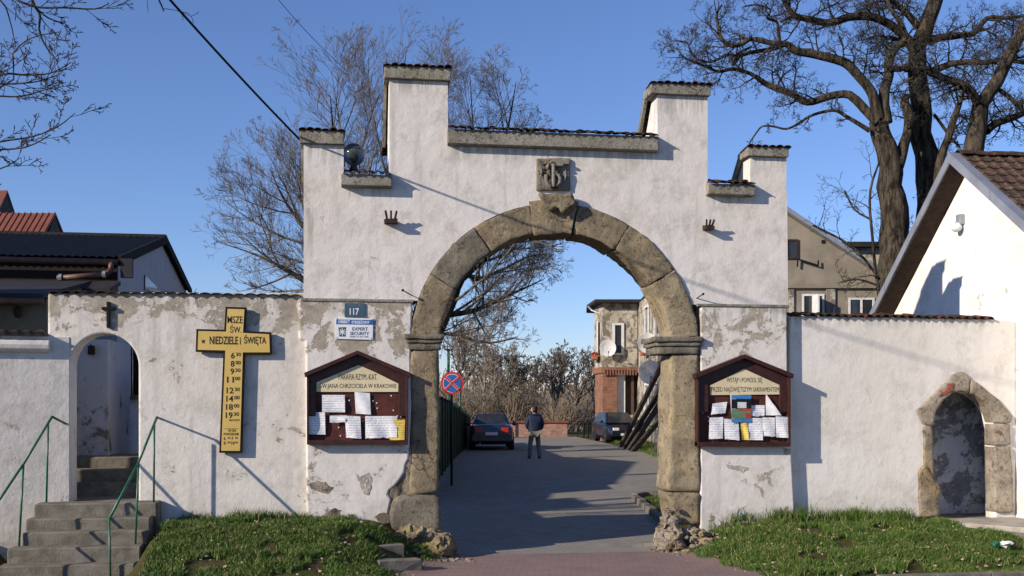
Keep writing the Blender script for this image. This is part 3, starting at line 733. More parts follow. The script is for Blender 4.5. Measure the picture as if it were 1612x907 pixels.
ox = lambda p, g=0: (X(p[0], YR), Z(p[0], p[1], YR))
ai = [ox(p) for p in arch_in]
pts = [(X(1243, YR), -.2), (X(1243, YR), Z(1243, 497, YR)), (X(1560, YR), Z(1560, 502, YR)), (XG - .002, Z(1592, 506, YR)), (XG - .002, -.2), (ai[-1][0], -.2)] + ai[::-1] + [(ai[0][0], -.2)]
obj('wall', prism_xz(B(), pts, YR, YR + .3), M['plaster_right'], rw, bev=.02)
n = 25; xa_, xb_ = X(1244, YR), X(1562, YR)
for i in range(n):
    f = (i + .5) / n; xx = xa_ + (xb_ - xa_) * f; zz = Z(1243, 497, YR) * (1 - f) + Z(1560, 502, YR) * f
    place(tile_me, 'tile', rw, (xx, YR - .06, zz - .02 + tr.uniform(-.008, .008)), (R(8) + tr.uniform(-.04, .04), tr.uniform(-.06, .06), tr.uniform(-.06, .06)), ((xb_ - xa_) / n / .15, 1.3, .85))
# stone doorway pieces
dw = thing('stone_doorway', 'worn pointed stone door surround with red paint smear at the right end of the wall', 'doorway', at(1515, 812, YR))
def dpiece(pxs, seed, m=None, pr=.06, name='stone', amp=.014, y1=.26):
    return stone_block(name, [(X(a, YR), Z(a, b, YR)) for a, b in pxs], YR - pr, YR + y1, m or M['frame_stone'], dw, amp, 4, .08, .015, seed, .006)
dpiece([(1441, 646), (1451, 668), (1466, 670), (1471, 648), (1482, 630), (1495, 620), (1490, 601), (1478, 611), (1460, 627)], 1.2)
dpiece([(1491, 600), (1497, 591), (1505, 586), (1514, 585), (1521, 589), (1525, 597), (1523, 618), (1510, 615), (1496, 619)], 2.2)
dpiece([(1526, 597), (1545, 609), (1573, 634), (1592, 656), (1588, 666), (1563, 666), (1559, 652), (1549, 635), (1533, 622), (1524, 619)], 3.1)
dpiece([(1563, 667), (1588, 668), (1588, 701), (1563, 701)], 4.6)
dpiece([(1563, 703), (1588, 703), (1590, 728), (1592, 806), (1565, 806)], 5.3, pr=.07)
dpiece([(1452, 670), (1466, 671), (1466, 700), (1469, 760), (1454, 762), (1453, 728)], 6.9, M['rubble'], .05)
dpiece([(1444, 742), (1453, 733), (1468, 757), (1476, 764), (1474, 790), (1476, 812), (1448, 814), (1446, 790)], 7.7, M['rubble'], .09, amp=.03)
bm = B(); prism_xz(bm, [(X(a, YR), Z(a, b, YR)) for a, b in [(1473, 624), (1478, 618), (1484, 616), (1492, 604), (1497, 603), (1495, 611), (1497, 615), (1489, 617), (1485, 622), (1479, 621)]], YR - .085, YR - .07)
obj('paint_smear', bm, M['smear'], dw)
bm = B(); prism_xz(bm, [(X(a, YR), Z(a, b, YR)) for a, b in [(1565, 678), (1569, 677), (1570, 680), (1567, 683), (1564, 681)]], YR - .085, YR - .07)
obj('paint_smear', bm, M['smear'], dw)
# small room behind the doorway
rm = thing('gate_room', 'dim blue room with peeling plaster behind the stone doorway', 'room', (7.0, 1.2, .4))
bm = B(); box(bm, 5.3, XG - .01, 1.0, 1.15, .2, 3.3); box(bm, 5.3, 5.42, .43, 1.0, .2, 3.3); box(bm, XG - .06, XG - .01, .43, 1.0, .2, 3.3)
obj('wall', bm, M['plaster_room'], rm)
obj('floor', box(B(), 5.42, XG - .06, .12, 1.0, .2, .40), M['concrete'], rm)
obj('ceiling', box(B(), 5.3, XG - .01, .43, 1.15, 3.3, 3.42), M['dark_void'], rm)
# path slab before the doorway, kerb stones
bm = prism_xy(B(), [(X(1476), -.02), (X(1466), -.5), (6.95, -.85), (7.45, -1.6), (8.0, -2.6), (8.12, -2.6), (8.12, .11), (X(1476), .11)], .2, .42)
tag(obj('path', bm, M['concrete_pale'], None, bev=.02), kind='structure')
kb = thing('kerb', 'pale kerb stones along the grass edge at the lower right', 'kerb', (6.2, -3.2, 0))
for i in range(7):
    x0 = 3.9 + i * .8; obj('kerb_stone', box(B(), x0, x0 + .79, -3.36, -3.22, -.1, .06), M['concrete'], kb, bev=.012)
kb2 = thing('kerb', 'short slanting kerb between the doorway path and the grass', 'kerb', (7.3, -1.4, .2))
for i in range(3):
    a = Vector((6.97 + i * .33, -.95 - i * .6)); b = a + Vector((.32, -.58)); nrm = Vector((.87, .48)) * .06
    obj('kerb_stone', prism_xy(B(), [a - nrm, b - nrm, b + nrm, a + nrm], .1, .34 - i * .06), M['concrete'], kb2, bev=.01)

# ------------------------------------------------------------------ stairs and handrails
st = thing('stone_staircase', 'worn grey concrete steps climbing to the arched opening in the wall', 'steps', (dc, -.9, 0))
rows = [(-.36, 53, 247, 792.5), (-.66, 40, 236, 816), (-.96, 34, 231, 837), (-1.26, 11, 221, 861.5), (-1.56, -6, 212, 889)]
prev = YL + .0
zst = []
for i, (Y, p0, p1, py) in enumerate(rows):
    z1 = Z(150, py, Y); zst.append(z1)
    bm = box(B(), X(p0, Y), X(p1, Y), Y, (YL - .004 if i == 0 else rows[i - 1][0] + .02), -.15, z1)
    bmesh.ops.bevel(bm, geom=list(bm.edges), offset=.018, segments=1, affect='EDGES'); roughen(bm, .006, 4, 3, .09, i, .004)
    obj('step', bm, M['concrete'], st, smooth=False)
bm = box(B(), X(53, .0), X(218, .1) + .02, YL + .0, YL + 1.0, -.1, zst[0] - .006); obj('landing', bm, M['concrete'], st)
for i, (y0, zz) in enumerate(((YL + .95, zst[0] + .2), (YL + 1.25, zst[0] + .4), (YL + 1.55, zst[0] + .58))):
    bm = box(B(), door_l - .5, door_r + 1.2, y0, y0 + (.31 if i < 2 else 1.2), .2, zz); bmesh.ops.bevel(bm, geom=list(bm.edges), offset=.02, segments=1, affect='EDGES'); roughen(bm, .014, 5, 3, .12, i + 9, .01)
    obj('step', bm, M['concrete'], st)
def handrail(label, pts, posts):
    t = thing('handrail', label, 'handrail', posts[0][1], 'green tube handrails of the staircase')
    obj('rail', tube(B(), pts, .018, 8), M['green_paint'], t, smooth=True)
    for a, b in posts: obj('post', cyl(B(), a, b, .015, 8), M['green_paint'], t, smooth=True)
hr = [at(247, 657, -.30), at(218, 728, -.95), at(172, 817, -1.62)]
handrail('green tube handrail on the right side of the steps', [at(252, 659, YL)] + hr, [(at(243, 664, -.30), at(242, 792, -.30)), (at(218, 730, -.95), at(213, 858, -1.02)), (at(172, 817, -1.62), at(174, 925, -1.62))])
hl = [at(82, 656, -.30), at(36, 732, -.92), at(-8, 797, -1.5), at(-40, 846, -2.0)]
handrail('green tube handrail on the left side of the steps', [at(103, 667, YL - .02)] + hl, [(at(76, 664, -.30), at(73, 791, -.30)), (at(37, 731, -.92), at(30, 860, -1.0)), (at(-38, 845, -2.0), at(-38, 960, -2.0))])
# two low concrete kerb steps on the left bank
kd = thing('concrete_steps', 'two short concrete steps half buried in the grass by the left pier', 'steps', at(610, 885, -1.2))
for (p0, p1, y0, py, hgt, rz, dd) in ((560, 640, -1.15, 861, .3, R(14), .24), (596, 668, -1.85, 884, .3, R(14), .24)):
    a = at(p0, py, y0); b = at(p1, py - 4, y0)
    bm = box(B(), 0, b.x - a.x, 0, dd, -hgt, 0); bmesh.ops.bevel(bm, geom=list(bm.edges), offset=.015, segments=1, affect='EDGES'); roughen(bm, .012, 5, 2, .1, p0, .006)
    bm.transform(Matrix.Translation(a) @ Matrix.Rotation(rz, 4, 'Z'))
    obj('step', bm, M['concrete'], kd)

# ------------------------------------------------------------------ right white house
hs = thing('white_house', 'bright white gabled house with brown mossy roof tiles at the right edge', 'house', (10, 1.5, 0))
XV = 7.72
ap = atx(1495, 245, XV); le = atx(1370, 497, XV); re = atx(1612, 352, XV)
mb = (ap.z - le.z) / (le.y - ap.y); mf = (ap.z - re.z) / (ap.y - re.y)
yb, yf = ap.y + 3.6, ap.y - 3.9
rt = .16
zr0 = ap.z - rt
gp = [(yf + .35, -.2), (yf + .35, zr0 - (ap.y - yf - .35) * mf), (ap.y, zr0), (yb - .3, zr0 - (yb - .3 - ap.y) * mb), (yb - .3, -.2)]
obj('wall', prism_yz(B(), gp, XG, 12.6), M['plaster_house'], hs, bev=.015)
def slab_yz(bm, y0, z0, y1, z1, th, x0, x1): return prism_yz(bm, [(y0, z0), (y1, z1), (y1, z1 - th), (y0, z0 - th)], x0, x1)
# soffit boards and zinc verge flashing
yfz = ap.z - (ap.y - yf) * mf; ybz = ap.z - (yb - ap.y) * mb
nb = 5
for k in range(nb):
    f0, f1 = k / nb, (k + 1) / nb
    ya, yb2 = ap.y + (yb - ap.y) * f0, ap.y + (yb - ap.y) * f1
    obj('soffit_board', slab_yz(B(), ya + .008, ap.z - .03 - (ya - ap.y) * mb, yb2 - .008, ap.z - .03 - (yb2 - ap.y) * mb, .125, XV + .02, 12.5), M['dark_wood'], hs)
    ya, yb2 = ap.y - (ap.y - yf) * f0, ap.y - (ap.y - yf) * f1
    obj('soffit_board', slab_yz(B(), ya - .008, ap.z - .03 - (ap.y - ya) * mf, yb2 + .008, ap.z - .03 - (ap.y - yb2) * mf, .125, XV + .02, 12.5), M['dark_wood'], hs)
def verge(y0, z0, y1, z1):
    bm = B(); prism_yz(bm, [(y0, z0 + .03), (y1, z1 + .03), (y1, z1 - .13), (y0, z0 - .13)], XV - .02, XV + .015)
    prism_yz(bm, [(y0, z0 + .055), (y1, z1 + .055), (y1, z1 + .032), (y0, z0 + .032)], XV - .02, XV + .17); obj('verge_flashing', bm, M['zinc'], hs)
for k in range(3):
    f0, f1 = k / 3, (k + 1) / 3 - .004
    verge(ap.y + (yb - ap.y) * f0, ap.z - (yb - ap.y) * f0 * mb, ap.y + (yb - ap.y) * f1, ap.z - (yb - ap.y) * f1 * mb)
    verge(ap.y - (ap.y - yf) * f0, ap.z - (ap.y - yf) * f0 * mf, ap.y - (ap.y - yf) * f1, ap.z - (ap.y - yf) * f1 * mf)
# interlocking tiles of the front slope, and the back slope as a single sheet out of sight
ft = bpy.data.meshes.new('roof_tile'); bm = B(); Wt, Lt = .24, .36
prof = [(0, .0), (.03, .03), (.065, .035), (.10, .012), (.16, .004), (.215, .012), (.24, .0)]
for (y, dz_) in ((0, .022), (Lt, .0)):
    pass
v0 = [bm.verts.new((x, 0, z + .03)) for x, z in prof]; v1 = [bm.verts.new((x, Lt, z)) for x, z in prof]; v2 = [bm.verts.new((x, 0, z + .002)) for x, z in prof]
for i in range(6): bm.faces.new((v0[i], v0[i + 1], v1[i + 1], v1[i])); bm.faces.new((v2[i], v2[i + 1], v0[i + 1], v0[i]))
bmesh.ops.recalc_face_normals(bm, faces=bm.faces); bm.to_mesh(ft); bm.free(); ft.materials.append(M['roof_tile'])
pit = math.atan(mf); Lsl = (ap.y - yf) / math.cos(pit); nrow = int(Lsl / .30)
for k in range(nrow):
    s_ = (k + 1) * .30
    for i in range(19):
        place(ft, 'roof_tile', hs, (XV + .17 + i * .232 + tr.uniform(-.004, .004), ap.y - s_ * math.cos(pit), ap.z - s_ * math.sin(pit) + .005 + tr.uniform(-.004, .006)), (pit, tr.uniform(-.015, .015), tr.uniform(-.012, .012)))
rt_me = bpy.data.meshes.new('ridge_tile'); bm = half_tile(.11, .095, .38, .02, 7); bmesh.ops.rotate(bm, verts=bm.verts, cent=(0, 0, 0), matrix=Matrix.Rotation(R(-90), 3, 'Z')); bm.to_mesh(rt_me); bm.free(); rt_me.materials.append(M['roof_tile'])
for i in range(13): place(rt_me, 'ridge_tile', hs, (XV + .15 + i * .34, ap.y, ap.z + .02 + tr.uniform(-.005, .01)), (0, tr.uniform(-.04, .03), 0))
# floodlight on the gable
fl = thing('flood_light', 'small grey floodlight housing fixed high on the white gable', 'light', atx(1516, 355, XG))
c = atx(1516, 352, XG); bm = B(); box(bm, c.x - .10, c.x, c.y - .07, c.y + .09, c.z - .02, c.z + .17); obj('housing', bm, M['zinc'], fl, bev=.02)
bm = B(); sphere(bm, (c.x - .12, c.y + .02, c.z - .07), .11, 12, 8, (.9, .9, .8)); obj('sensor_dome', bm, M['white_sign'], fl, smooth=True)
bm = B(); box(bm, c.x - .06, c.x, c.y + .09, c.y + .17, c.z - .02, c.z + .05); obj('bracket', bm, M['plastic'], fl)

# ------------------------------------------------------------------ dark roofed building and courtyard, left
XC = -7.5
db = thing('dark_roofed_building', 'low building with black corrugated roof and white gable behind the left wall', 'building', (-12, 9, 0))
e1 = atx(190, 406, XC); rg_ = atx(262, 374, XC); e2 = atx(302, 458, XC)
yw0, yw1 = e1.y + .25, e2.y - .25
obj('wall', prism_yz(B(), [(yw0, 0), (yw0, e1.z - .02 + .0), (rg_.y, rg_.z - .10), (yw1, e2.z - .05), (yw1, 0)], XC - 14, XC - .12), M['plaster_old'], db)
# corrugated roof
def corrug(bm, xa_, xb_, y0, z0, y1, z1, pitch_, amp, th=.02):
    n = int((xb_ - xa_) / pitch_) * 2; ra = []; rb = []
    for i in range(n + 1):
        x = xa_ + (xb_ - xa_) * i / n; d = amp if i % 2 else 0
        ra.append(bm.verts.new((x, y0, z0 + d))); rb.append(bm.verts.new((x, y1, z1 + d)))
    for i in range(n): bm.faces.new((ra[i], ra[i + 1], rb[i + 1], rb[i]))
bm = B(); corrug(bm, XC - 14, XC, e1.y, e1.z, rg_.y, rg_.z, .15, .035); corrug(bm, XC - 14, XC, rg_.y, rg_.z, e2.y, e2.z, .15, .035)
obj('roof', bm, M['black_metal'], db)
for (a, b) in ((e1, rg_), (rg_, e2)):
    obj('verge_board', prism_yz(B(), [(a.y, a.z + .04), (b.y, b.z + .04), (b.y, b.z - .16), (a.y, a.z - .16)], XC - .05, XC + .01), M['black'], db)
obj('ridge_cap', box(B(), XC - 14, XC, rg_.y - .12, rg_.y + .12, rg_.z - .06, rg_.z + .06), M['black_metal'], db)
obj('fascia_shade', box(B(), XC - 14, XC - .10, yw0 - .05, yw0 - .003, e1.z - 1.0, e1.z - .03), M['dark_void'], db)  # fascia drawn down as a dark sheet for the shaded interior under the eave
gut = [(XC - 14, e1.y - .05, e1.z - .05), (XC - .05, e1.y - .05, e1.z - .09)]
obj('gutter', tube(B(), gut, .06, 8), M['copper'], db, smooth=True)
obj('downpipe', tube(B(), [at(176, 412, e1.y - .05), at(174, 426, e1.y - .1), at(166, 432, e1.y - .15), at(90, 438, e1.y - .2)], .055, 8), M['copper'], db, smooth=True)
for p in (at(95, 437, e1.y - .2), at(164, 432, e1.y - .16)):
    obj('pipe_clip', cyl(B(), p - Vector((.03, 0, 0)), p + Vector((.03, 0, 0)), .07, 8), M['zinc'], db)
p = at(192, 421, e1.y); obj('meter_box', box(B(), p.x - .02, p.x + .20, p.y - .05, p.y + .1, p.z - .2, p.z + .17), M['plastic'], db)
g = atx(238, 448, XC - .1)   # blue framed triangular gable light
pw = [atx(228, 433, XC - .1), atx(228, 456, XC - .1), atx(256, 462, XC - .1)]
obj('window', prism_yz(B(), [(v.y, v.z) for v in pw], XC - .115, XC - .09), M['glass'], db)
# lean-to with mossy lower roof and plaster walls forming the courtyard
XE = -7.07; YE = 2.2
lt = thing('lean_to', 'lean-to with mossy roof edge and plain plaster walls seen through the arched opening', 'building', (-9, 4, 0))
ze = Z(40, 470, YE - .3)
obj('wall', box(B(), XE - 14, -8.05, YE, e1.y - .4, -.1, ze + .02), M['beige_shade'], lt)
obj('wall', box(B(), -8.05, XE, YE - .02, e1.y - .4, -.1, 3.42), M['plaster_old'], lt)
obj('shade_wall', box(B(), -9.9, -9.7, .5, YE - .01, -.1, 5.4), M['plaster_old'], lt)  # unseen wall added to keep sun off the courtyard wall
obj('shade_wall', box(B(), -6.0, -5.8, .49, 4.3, -.1, 3.0), M['plaster_old'], lt)  # unseen wall added to cast shade on the left of the road
zt2 = at(100, 447, e1.y).z
obj('roof', prism_yz(B(), [(YE - .35, ze), (YE - .35, ze + .08), (e1.y - .1, zt2 + .06), (e1.y - .1, zt2 - .02)], XE - 14, -8.0), M['slate'], lt)
obj('roof', prism_yz(B(), [(4.4, zt2 - .25), (4.4, zt2 - .17), (e1.y - .1, zt2 + .06), (e1.y - .1, zt2 - .02)], -7.998, XC + .02), M['slate'], lt)
obj('gutter', cyl(B(), (XE - 14, YE - .4, ze + .0), (-8.0, YE - .4, ze - .05), .05, 8), M['copper'], lt, smooth=True)
wz0, wz1 = atx(211, 622, XE).z, atx(211, 546, XE).z; wy0 = atx(206, 600, XE).y
wdo = obj('window', box(B(), XE - .02, XE + .012, wy0, wy0 + 1.1, wz0, wz1), M['glass'], lt)
for i in range(7): obj('grille_bar', cyl(B(), (XE + .05, wy0 + .08 + i * .16, wz0), (XE + .05, wy0 + .08 + i * .16, wz1), .012, 6), M['black'], wdo)
obj('sill', box(B(), XE, XE + .1, wy0 - .05, wy0 + 1.2, wz0 - .08, wz0 - .003), M['concrete'], lt)
ll = thing('wall_lamp', 'dark round wall lamp under the eave at the far left', 'lamp', at(28, 490, YE))
bm = B(); p = at(28, 491, YE - .12); sphere(bm, p, .085, 12, 8, (.8, .8, 1.2)); obj('shade', bm, M['rust'], ll, smooth=True)
obj('bracket', cyl(B(), p, p + Vector((0, .12, .08)), .02, 6), M['black'], ll)
ll = thing('wall_lamp', 'small dark lantern on the courtyard wall, seen in the top of the arched opening', 'lamp', at(144, 550, YE))
p = at(144, 550, YE - .1); bm = B(); box(bm, p.x - .05, p.x + .05, p.y - .05, p.y + .05, p.z - .09, p.z + .06); obj('lantern', bm, M['rust'], ll, bev=.01)
obj('bracket', cyl(B(), p + Vector((0, 0, .06)), p + Vector((-.04, .1, .08)), .012, 6), M['black'], ll)

# ------------------------------------------------------------------ gabled buildings laid out by lateral / depth
def gabled(t, lat0, lat1, d0, d1, zw, zr, mw, mr, ridge='lat', th=.12, over=.3):
    if ridge == 'lat':
        dm = (d0 + d1) / 2; k = (zr - zw) / (dm - d0)
        obj('wall', prism_yz(B(), [(d0, 0), (d0, zw), (dm, zr), (d1, zw), (d1, 0)], lat0, lat1), mw, t)
        obj('roof', prism_yz(B(), [(d0 - over, zw - over * k + .02), (dm, zr + .02), (d1 + over, zw - over * k + .02), (d1 + over, zw - over * k + .02 + th), (dm, zr + th + .02), (d0 - over, zw - over * k + .02 + th)], lat0 - over, lat1 + over), mr, t)
    else:
        lm = (lat0 + lat1) / 2; k = (zr - zw) / (lm - lat0)
        obj('wall', prism_xz(B(), [(lat0, 0), (lat0, zw), (lm, zr), (lat1, zw), (lat1, 0)], d0, d1), mw, t)
        obj('roof', prism_xz(B(), [(lat0 - over, zw - over * k + .02), (lm, zr + .02), (lat1 + over, zw - over * k + .02), (lat1 + over, zw - over * k + .02 + th), (lm, zr + th + .02), (lat0 - over, zw - over * k + .02 + th)], d0 - over, d1 + over), mr, t)
# church-like red roofs, far left
rc = thingc('red_roofed_building', 'distant building with red seamed metal roofs above the black roof', 'building', -24, 48, 0)
D0 = 46.0
def LZ(px, py, d): v = ld_(px, py, d); return v
a = LZ(88, 338, D0 + 1.6); b = LZ(100, 372, D0)
lat1 = a.x
obj('wall', prism_yz(B(), [(D0, 0), (D0, LZ(60, 372, D0).z - .8), (D0 + 1.6, a.z - .05), (D0 + 3.2, a.z - 1.8), (D0 + 3.2, 0)], -24, lat1 - .03), M['slate'], rc)
zt = a.z; zb_ = LZ(60, 375, D0).z - .3
obj('roof', prism_yz(B(), [(D0 - .1, zb_), (D0 + 1.6, zt), (D0 + 3.4, zb_), (D0 + 3.4, zb_ + .07), (D0 + 1.6, zt + .07), (D0 - .1, zb_ + .07)], -24, lat1), M['red_roof'], rc)
for i in range(12):
    x = lat1 - .04 - i * .26
    obj('seam', prism_yz(B(), [(D0 - .1, zb_ + .07), (D0 + 1.6, zt + .07), (D0 + 1.6, zt + .12), (D0 - .1, zb_ + .12)], x - .02, x + .02), M['red_roof'], rc)
a2 = LZ(12, 303, D0 + 5); lat2 = a2.x
obj('wall', prism_yz(B(), [(D0 + 2.6, 0), (D0 + 2.6, a2.z - 2.9), (D0 + 5, a2.z), (D0 + 7.4, a2.z - 2.9), (D0 + 7.4, 0)], -34, lat2 - .03), M['slate'], rc)
obj('roof', prism_yz(B(), [(D0 + 2.4, a2.z - 3.1), (D0 + 5, a2.z), (D0 + 7.6, a2.z - 3.1), (D0 + 7.6, a2.z - 3.0), (D0 + 5, a2.z + .1), (D0 + 2.4, a2.z - 3.0)], -34, lat2), M['red_roof'], rc)
# beige gabled house behind the right wall
bh = thingc('beige_house', 'beige gabled house with white window frames behind the right boundary wall', 'house', 8.5, 33, 0)
DB = 33.0
apx, apy = 1180, 300
A_ = LZ(apx, apy, DB); E_ = LZ(1388, 436, DB)
half = E_.x - A_.x; zw = E_.z
LW = LZ(1135, 400, DB).x; zL = A_.z - (A_.x - LW) / half * (A_.z - zw)
obj('wall', prism_xz(B(), [(LW, 0), (LW, zL), (A_.x, A_.z), (A_.x + half, zw), (A_.x + half, 0)], DB, DB + 7), M['beige'], bh)
k = (A_.z - zw) / half
obj('roof', prism_xz(B(), [(LW - .2, zL - .08), (A_.x, A_.z + .02), (A_.x + half + .4, zw - .4 * k), (A_.x + half + .4, zw - .4 * k + .14), (A_.x, A_.z + .17), (LW - .2, zL + .1)], DB - .3, DB + 7.3), M['zinc'], bh)
q0, q1 = LZ(1200, 447, DB), LZ(1392, 454, DB)
obj('cornice', box(B(), q0.x, q1.x, DB - .1, DB, q1.z, q0.z), M['beige'], bh)
for (p0, p1) in ((1242, 1249), (1306, 1314), (1300, 1306)):
    a, b = LZ(p0, 455, DB), LZ(p1, 560, DB); obj('pilaster', box(B(), a.x, b.x, DB - .06, DB, b.z, a.z), M['beige_dark'] if p0 != 1300 else M['beige'], bh)
def window(t, p0, p1, py0, py1, D, sash=2, fw=.06, m='white_frame'):
    a, b = LZ(p0, py1, D), LZ(p1, py0, D)
    wd = obj('window', box(B(), a.x, b.x, D - .02, D + .01, a.z, b.z), M['glass'], t)
    bm = B(); box(bm, a.x, b.x, D - .05, D - .021, a.z, a.z + fw); box(bm, a.x, b.x, D - .05, D - .021, b.z - fw, b.z)
    for i in range(sash + 1):
        x = a.x + (b.x - a.x - fw) * i / sash; box(bm, x, x + fw, D - .048, D - .022, a.z + fw, b.z - fw)
    obj('frame', bm, M[m], wd); return wd
window(bh, 1237, 1256, 377, 408, DB, 1, .05, 'dark_wood'); 
window(bh, 1262, 1297, 463, 512, DB - .0); window(bh, 1335, 1376, 469, 512, DB - .0)
window(bh, 1180, 1215, 463, 512, DB)
for (p0, p1) in ((1283, 1297),):
    a, b = LZ(p0, 512, DB - .2), LZ(p1, 464, DB - .25); obj('open_casement', box(B(), a.x, a.x + .05, DB - .5, DB - .05, a.z, b.z), M['white_frame'], bh)
a, b = LZ(1293, 378, DB), LZ(1298, 383, DB); obj('vent', box(B(), a.x, b.x, DB - .03, DB + .01, b.z, a.z), M['black'], bh)
obj('cable_bracket', tube(B(), [W2 for W2 in (LZ(1255, 420, DB - .1), LZ(1256, 408, DB - .1), LZ(1288, 418, DB - .1), LZ(1288, 410, DB - .1))], .025, 6), M['black'], bh)
# ------------------------------------------------------------------ two-storey house with timber props
hz = thingc('propped_house', 'shabby two storey house with brick corner bay, propped by slanting timbers', 'house', 7, 50, .4)
LF = 6.45; D1 = 56.0; DN = 36.0
zf = 4.2; ztop = 7.45
obj('wall', prism_xy(B(), [(LF, DN), (14, DN), (14, 66), (LF, 66)], 0, ztop), M['beige_dark'], hz)
bay = [(4.36, 58.2), (4.62, D1), (6.4, D1), (LF - .002, D1 + .5), (LF - .002, 60)]
obj('bay', prism_xy(B(), bay, zf, ztop), M['beige_dark'], hz)
obj('roof', prism_xy(B(), [(4.0, 58.8), (4.2, D1 - .5), (6.5, D1 - .5), (LF - .5, DN - .3), (14.3, DN - .3), (14.3, 66.5), (4.2, 62)], ztop, ztop + .16), M['black_metal'], hz)
obj('roof_rise', prism_yz(B(), [(DN - .3, ztop + .16), (50, ztop + 1.4), (66, ztop + .16)], LF + 1.2, 14), M['black_metal'], hz)
obj('gutter', tube(B(), [(4.0, 57.6, ztop - .02), (4.15, 57.2, ztop - .25), (4.6, 57.0, ztop - .45)], .05, 6), M['zinc'], hz)
obj('brick_band', prism_xy(B(), [(4.26, 58.3), (4.55, D1 - .08), (6.42, D1 - .08), (LF - .08, D1 - .3), (LF - .08, DN), (LF, DN), (LF, 60)], zf - .30, zf + .0), M['brick'], hz)
for i in range(12): obj('dentil', box(B(), 4.68 + i * .145, 4.68 + i * .145 + .07, D1 - .14, D1 - .082, zf - .42, zf - .12), M['brick'], hz)
obj('brick_pier', prism_xy(B(), [(4.40, 58.1), (4.62, D1), (5.35, D1), (5.35, 57.6)], 0, zf - .3), M['brick'], hz)
obj('porch_wall', box(B(), 5.36, 6.44, D1 + 1.3, D1 + 1.4, 0, zf - .3), M['beige'], hz)
obj('porch_parapet', box(B(), 5.36, 6.5, D1, D1 + .2, 0, 1.75), M['beige_dark'], hz)
obj('door', box(B(), 5.37, 5.80, D1 + .25, D1 + .32, .45, zf - .32), M['white_frame'], hz)
obj('door_post', box(B(), 6.12, 6.25, D1 + .3, D1 + .42, 1.75, 3.9), M['copper'], hz)
def hwin(lat0, lat1, z0, z1, D):
    wd = obj('window', box(B(), lat0, lat1, D - .03, D, z0, z1), M['glass'], hz)
    bm = B(); f = .1
    box(bm, lat0 - f, lat0 + .03, D - .08, D - .031, z0 - f, z1 + f); box(bm, lat1 - .03, lat1 + f, D - .08, D - .031, z0 - f, z1 + f)
    box(bm, lat0 + .03, lat1 - .03, D - .078, D - .031, z1, z1 + f); box(bm, lat0 + .03, lat1 - .03, D - .078, D - .031, z0 - f, z0)
    obj('frame', bm, M['white_frame'], wd)
a, b = ld_(967, 556, D1), ld_(979, 512, D1); hwin(a.x, b.x, a.z, b.z, D1)
def fwin(d0, d1, z0, z1):
    wd = obj('window', box(B(), LF - .03, LF + .0, d0, d1, z0, z1), M['glass'], hz); f = .12
    bm = B(); box(bm, LF - .09, LF - .031, d0 - f, d0 + .05, z0 - f, z1 + f); box(bm, LF - .09, LF - .031, d1 - .05, d1 + f, z0 - f, z1 + f)
    box(bm, LF - .088, LF - .031, d0 + .05, d1 - .05, z1, z1 + f); box(bm, LF - .088, LF - .031, d0 + .05, d1 - .05, z0 - f, z0); obj('frame', bm, M['white_frame'], wd)
for (d0, d1) in ((51.5, 52.8), (47.6, 49.2), (43.5, 45), (39, 40.5)):
    fwin(d0, d1, 4.9, 6.9); fwin(d0, d1, 1.3, 3.2)
obj('window', box(B(), 4.42, 4.44, 56.6, 57.4, 4.9, 6.6), M['white_frame'], hz)
# flower boxes and satellite dishes
for (lat, dep, z, lb) in ((LF - .18, 52.1, 4.75, 'orange flower box under the first upstairs window of the propped house'), (LF - .18, 48.4, 4.75, 'flower box with green trailing plants beside the stone arch'), (4.28, 57.0, 4.72, 'orange flower box on the corner bay of the propped house')):
    fb = thingc('flower_box', lb, 'flower box', lat, dep, z, 'flower boxes on the propped house')
    obj('box', box(B(), lat - .14, lat + .14, dep - .5, dep + .5, z - .12, z + .1), M['terracotta'], fb, bev=.02)
    bm = B()
    for k in range(40): 
        c = Vector((lat + rnd.uniform(-.16, .16), dep + rnd.uniform(-.5, .5), z + rnd.uniform(.08, .28))); bmesh.ops.create_icosphere(bm, subdivisions=1, radius=rnd.uniform(.03, .06), matrix=Matrix.Translation(c))
    obj('plants', bm, M['leaf'] if lat > 5 and dep < 50 else M['flower'], fb)
for (px, py, dep, r, lb) in ((957, 548, 55.6, .42, 'white satellite dish on the front of the corner bay'), (1019, 540, 49.5, .45, 'white satellite dish between upstairs windows, just left of the arch'), (1023, 586, 47.6, .50, 'white satellite dish below the brick band, behind the timber props')):
    c = ld_(px, py, dep); ds = thingc('satellite_dish', lb, 'satellite dish', c.x, c.y, c.z, 'satellite dishes on the propped house')
    bm = B(); n_ = 18; ctr = bm.verts.new(c + Vector((0, .08, 0))); prev_ = None
    ring = []
    for (rr, dd) in ((.5, .06), (1, 0)): ring.append([bm.verts.new(c + Vector((math.cos(t) * r * rr, dd, math.sin(t) * r * rr * 1.05))) for t in [2 * math.pi * i / n_ for i in range(n_)]])
    for i in range(n_):
        j = (i + 1) % n_; bm.faces.new((ctr, ring[0][i], ring[0][j])); bm.faces.new((ring[0][i], ring[1][i], ring[1][j], ring[0][j]))
    o = obj('dish', bm, M['dish'], ds); sm = o.modifiers.new('thick', 'SOLIDIFY'); sm.thickness = .02
    obj('arm', tube(B(), [c + Vector((0, .02, -r)), c + Vector((.0, -.4, -.25))], .015, 6), M['zinc'], ds)
    obj('feed_horn', cyl(B(), c + Vector((0, -.42, -.24)), c + Vector((0, -.33, -.2)), .035, 8), M['plastic'], ds)
    obj('mount', tube(B(), [c + Vector((0, .08, 0)), c + Vector((.35, .3, -.05))], .025, 6), M['zinc'], ds)
tp = 'dark timber props against the shabby house'
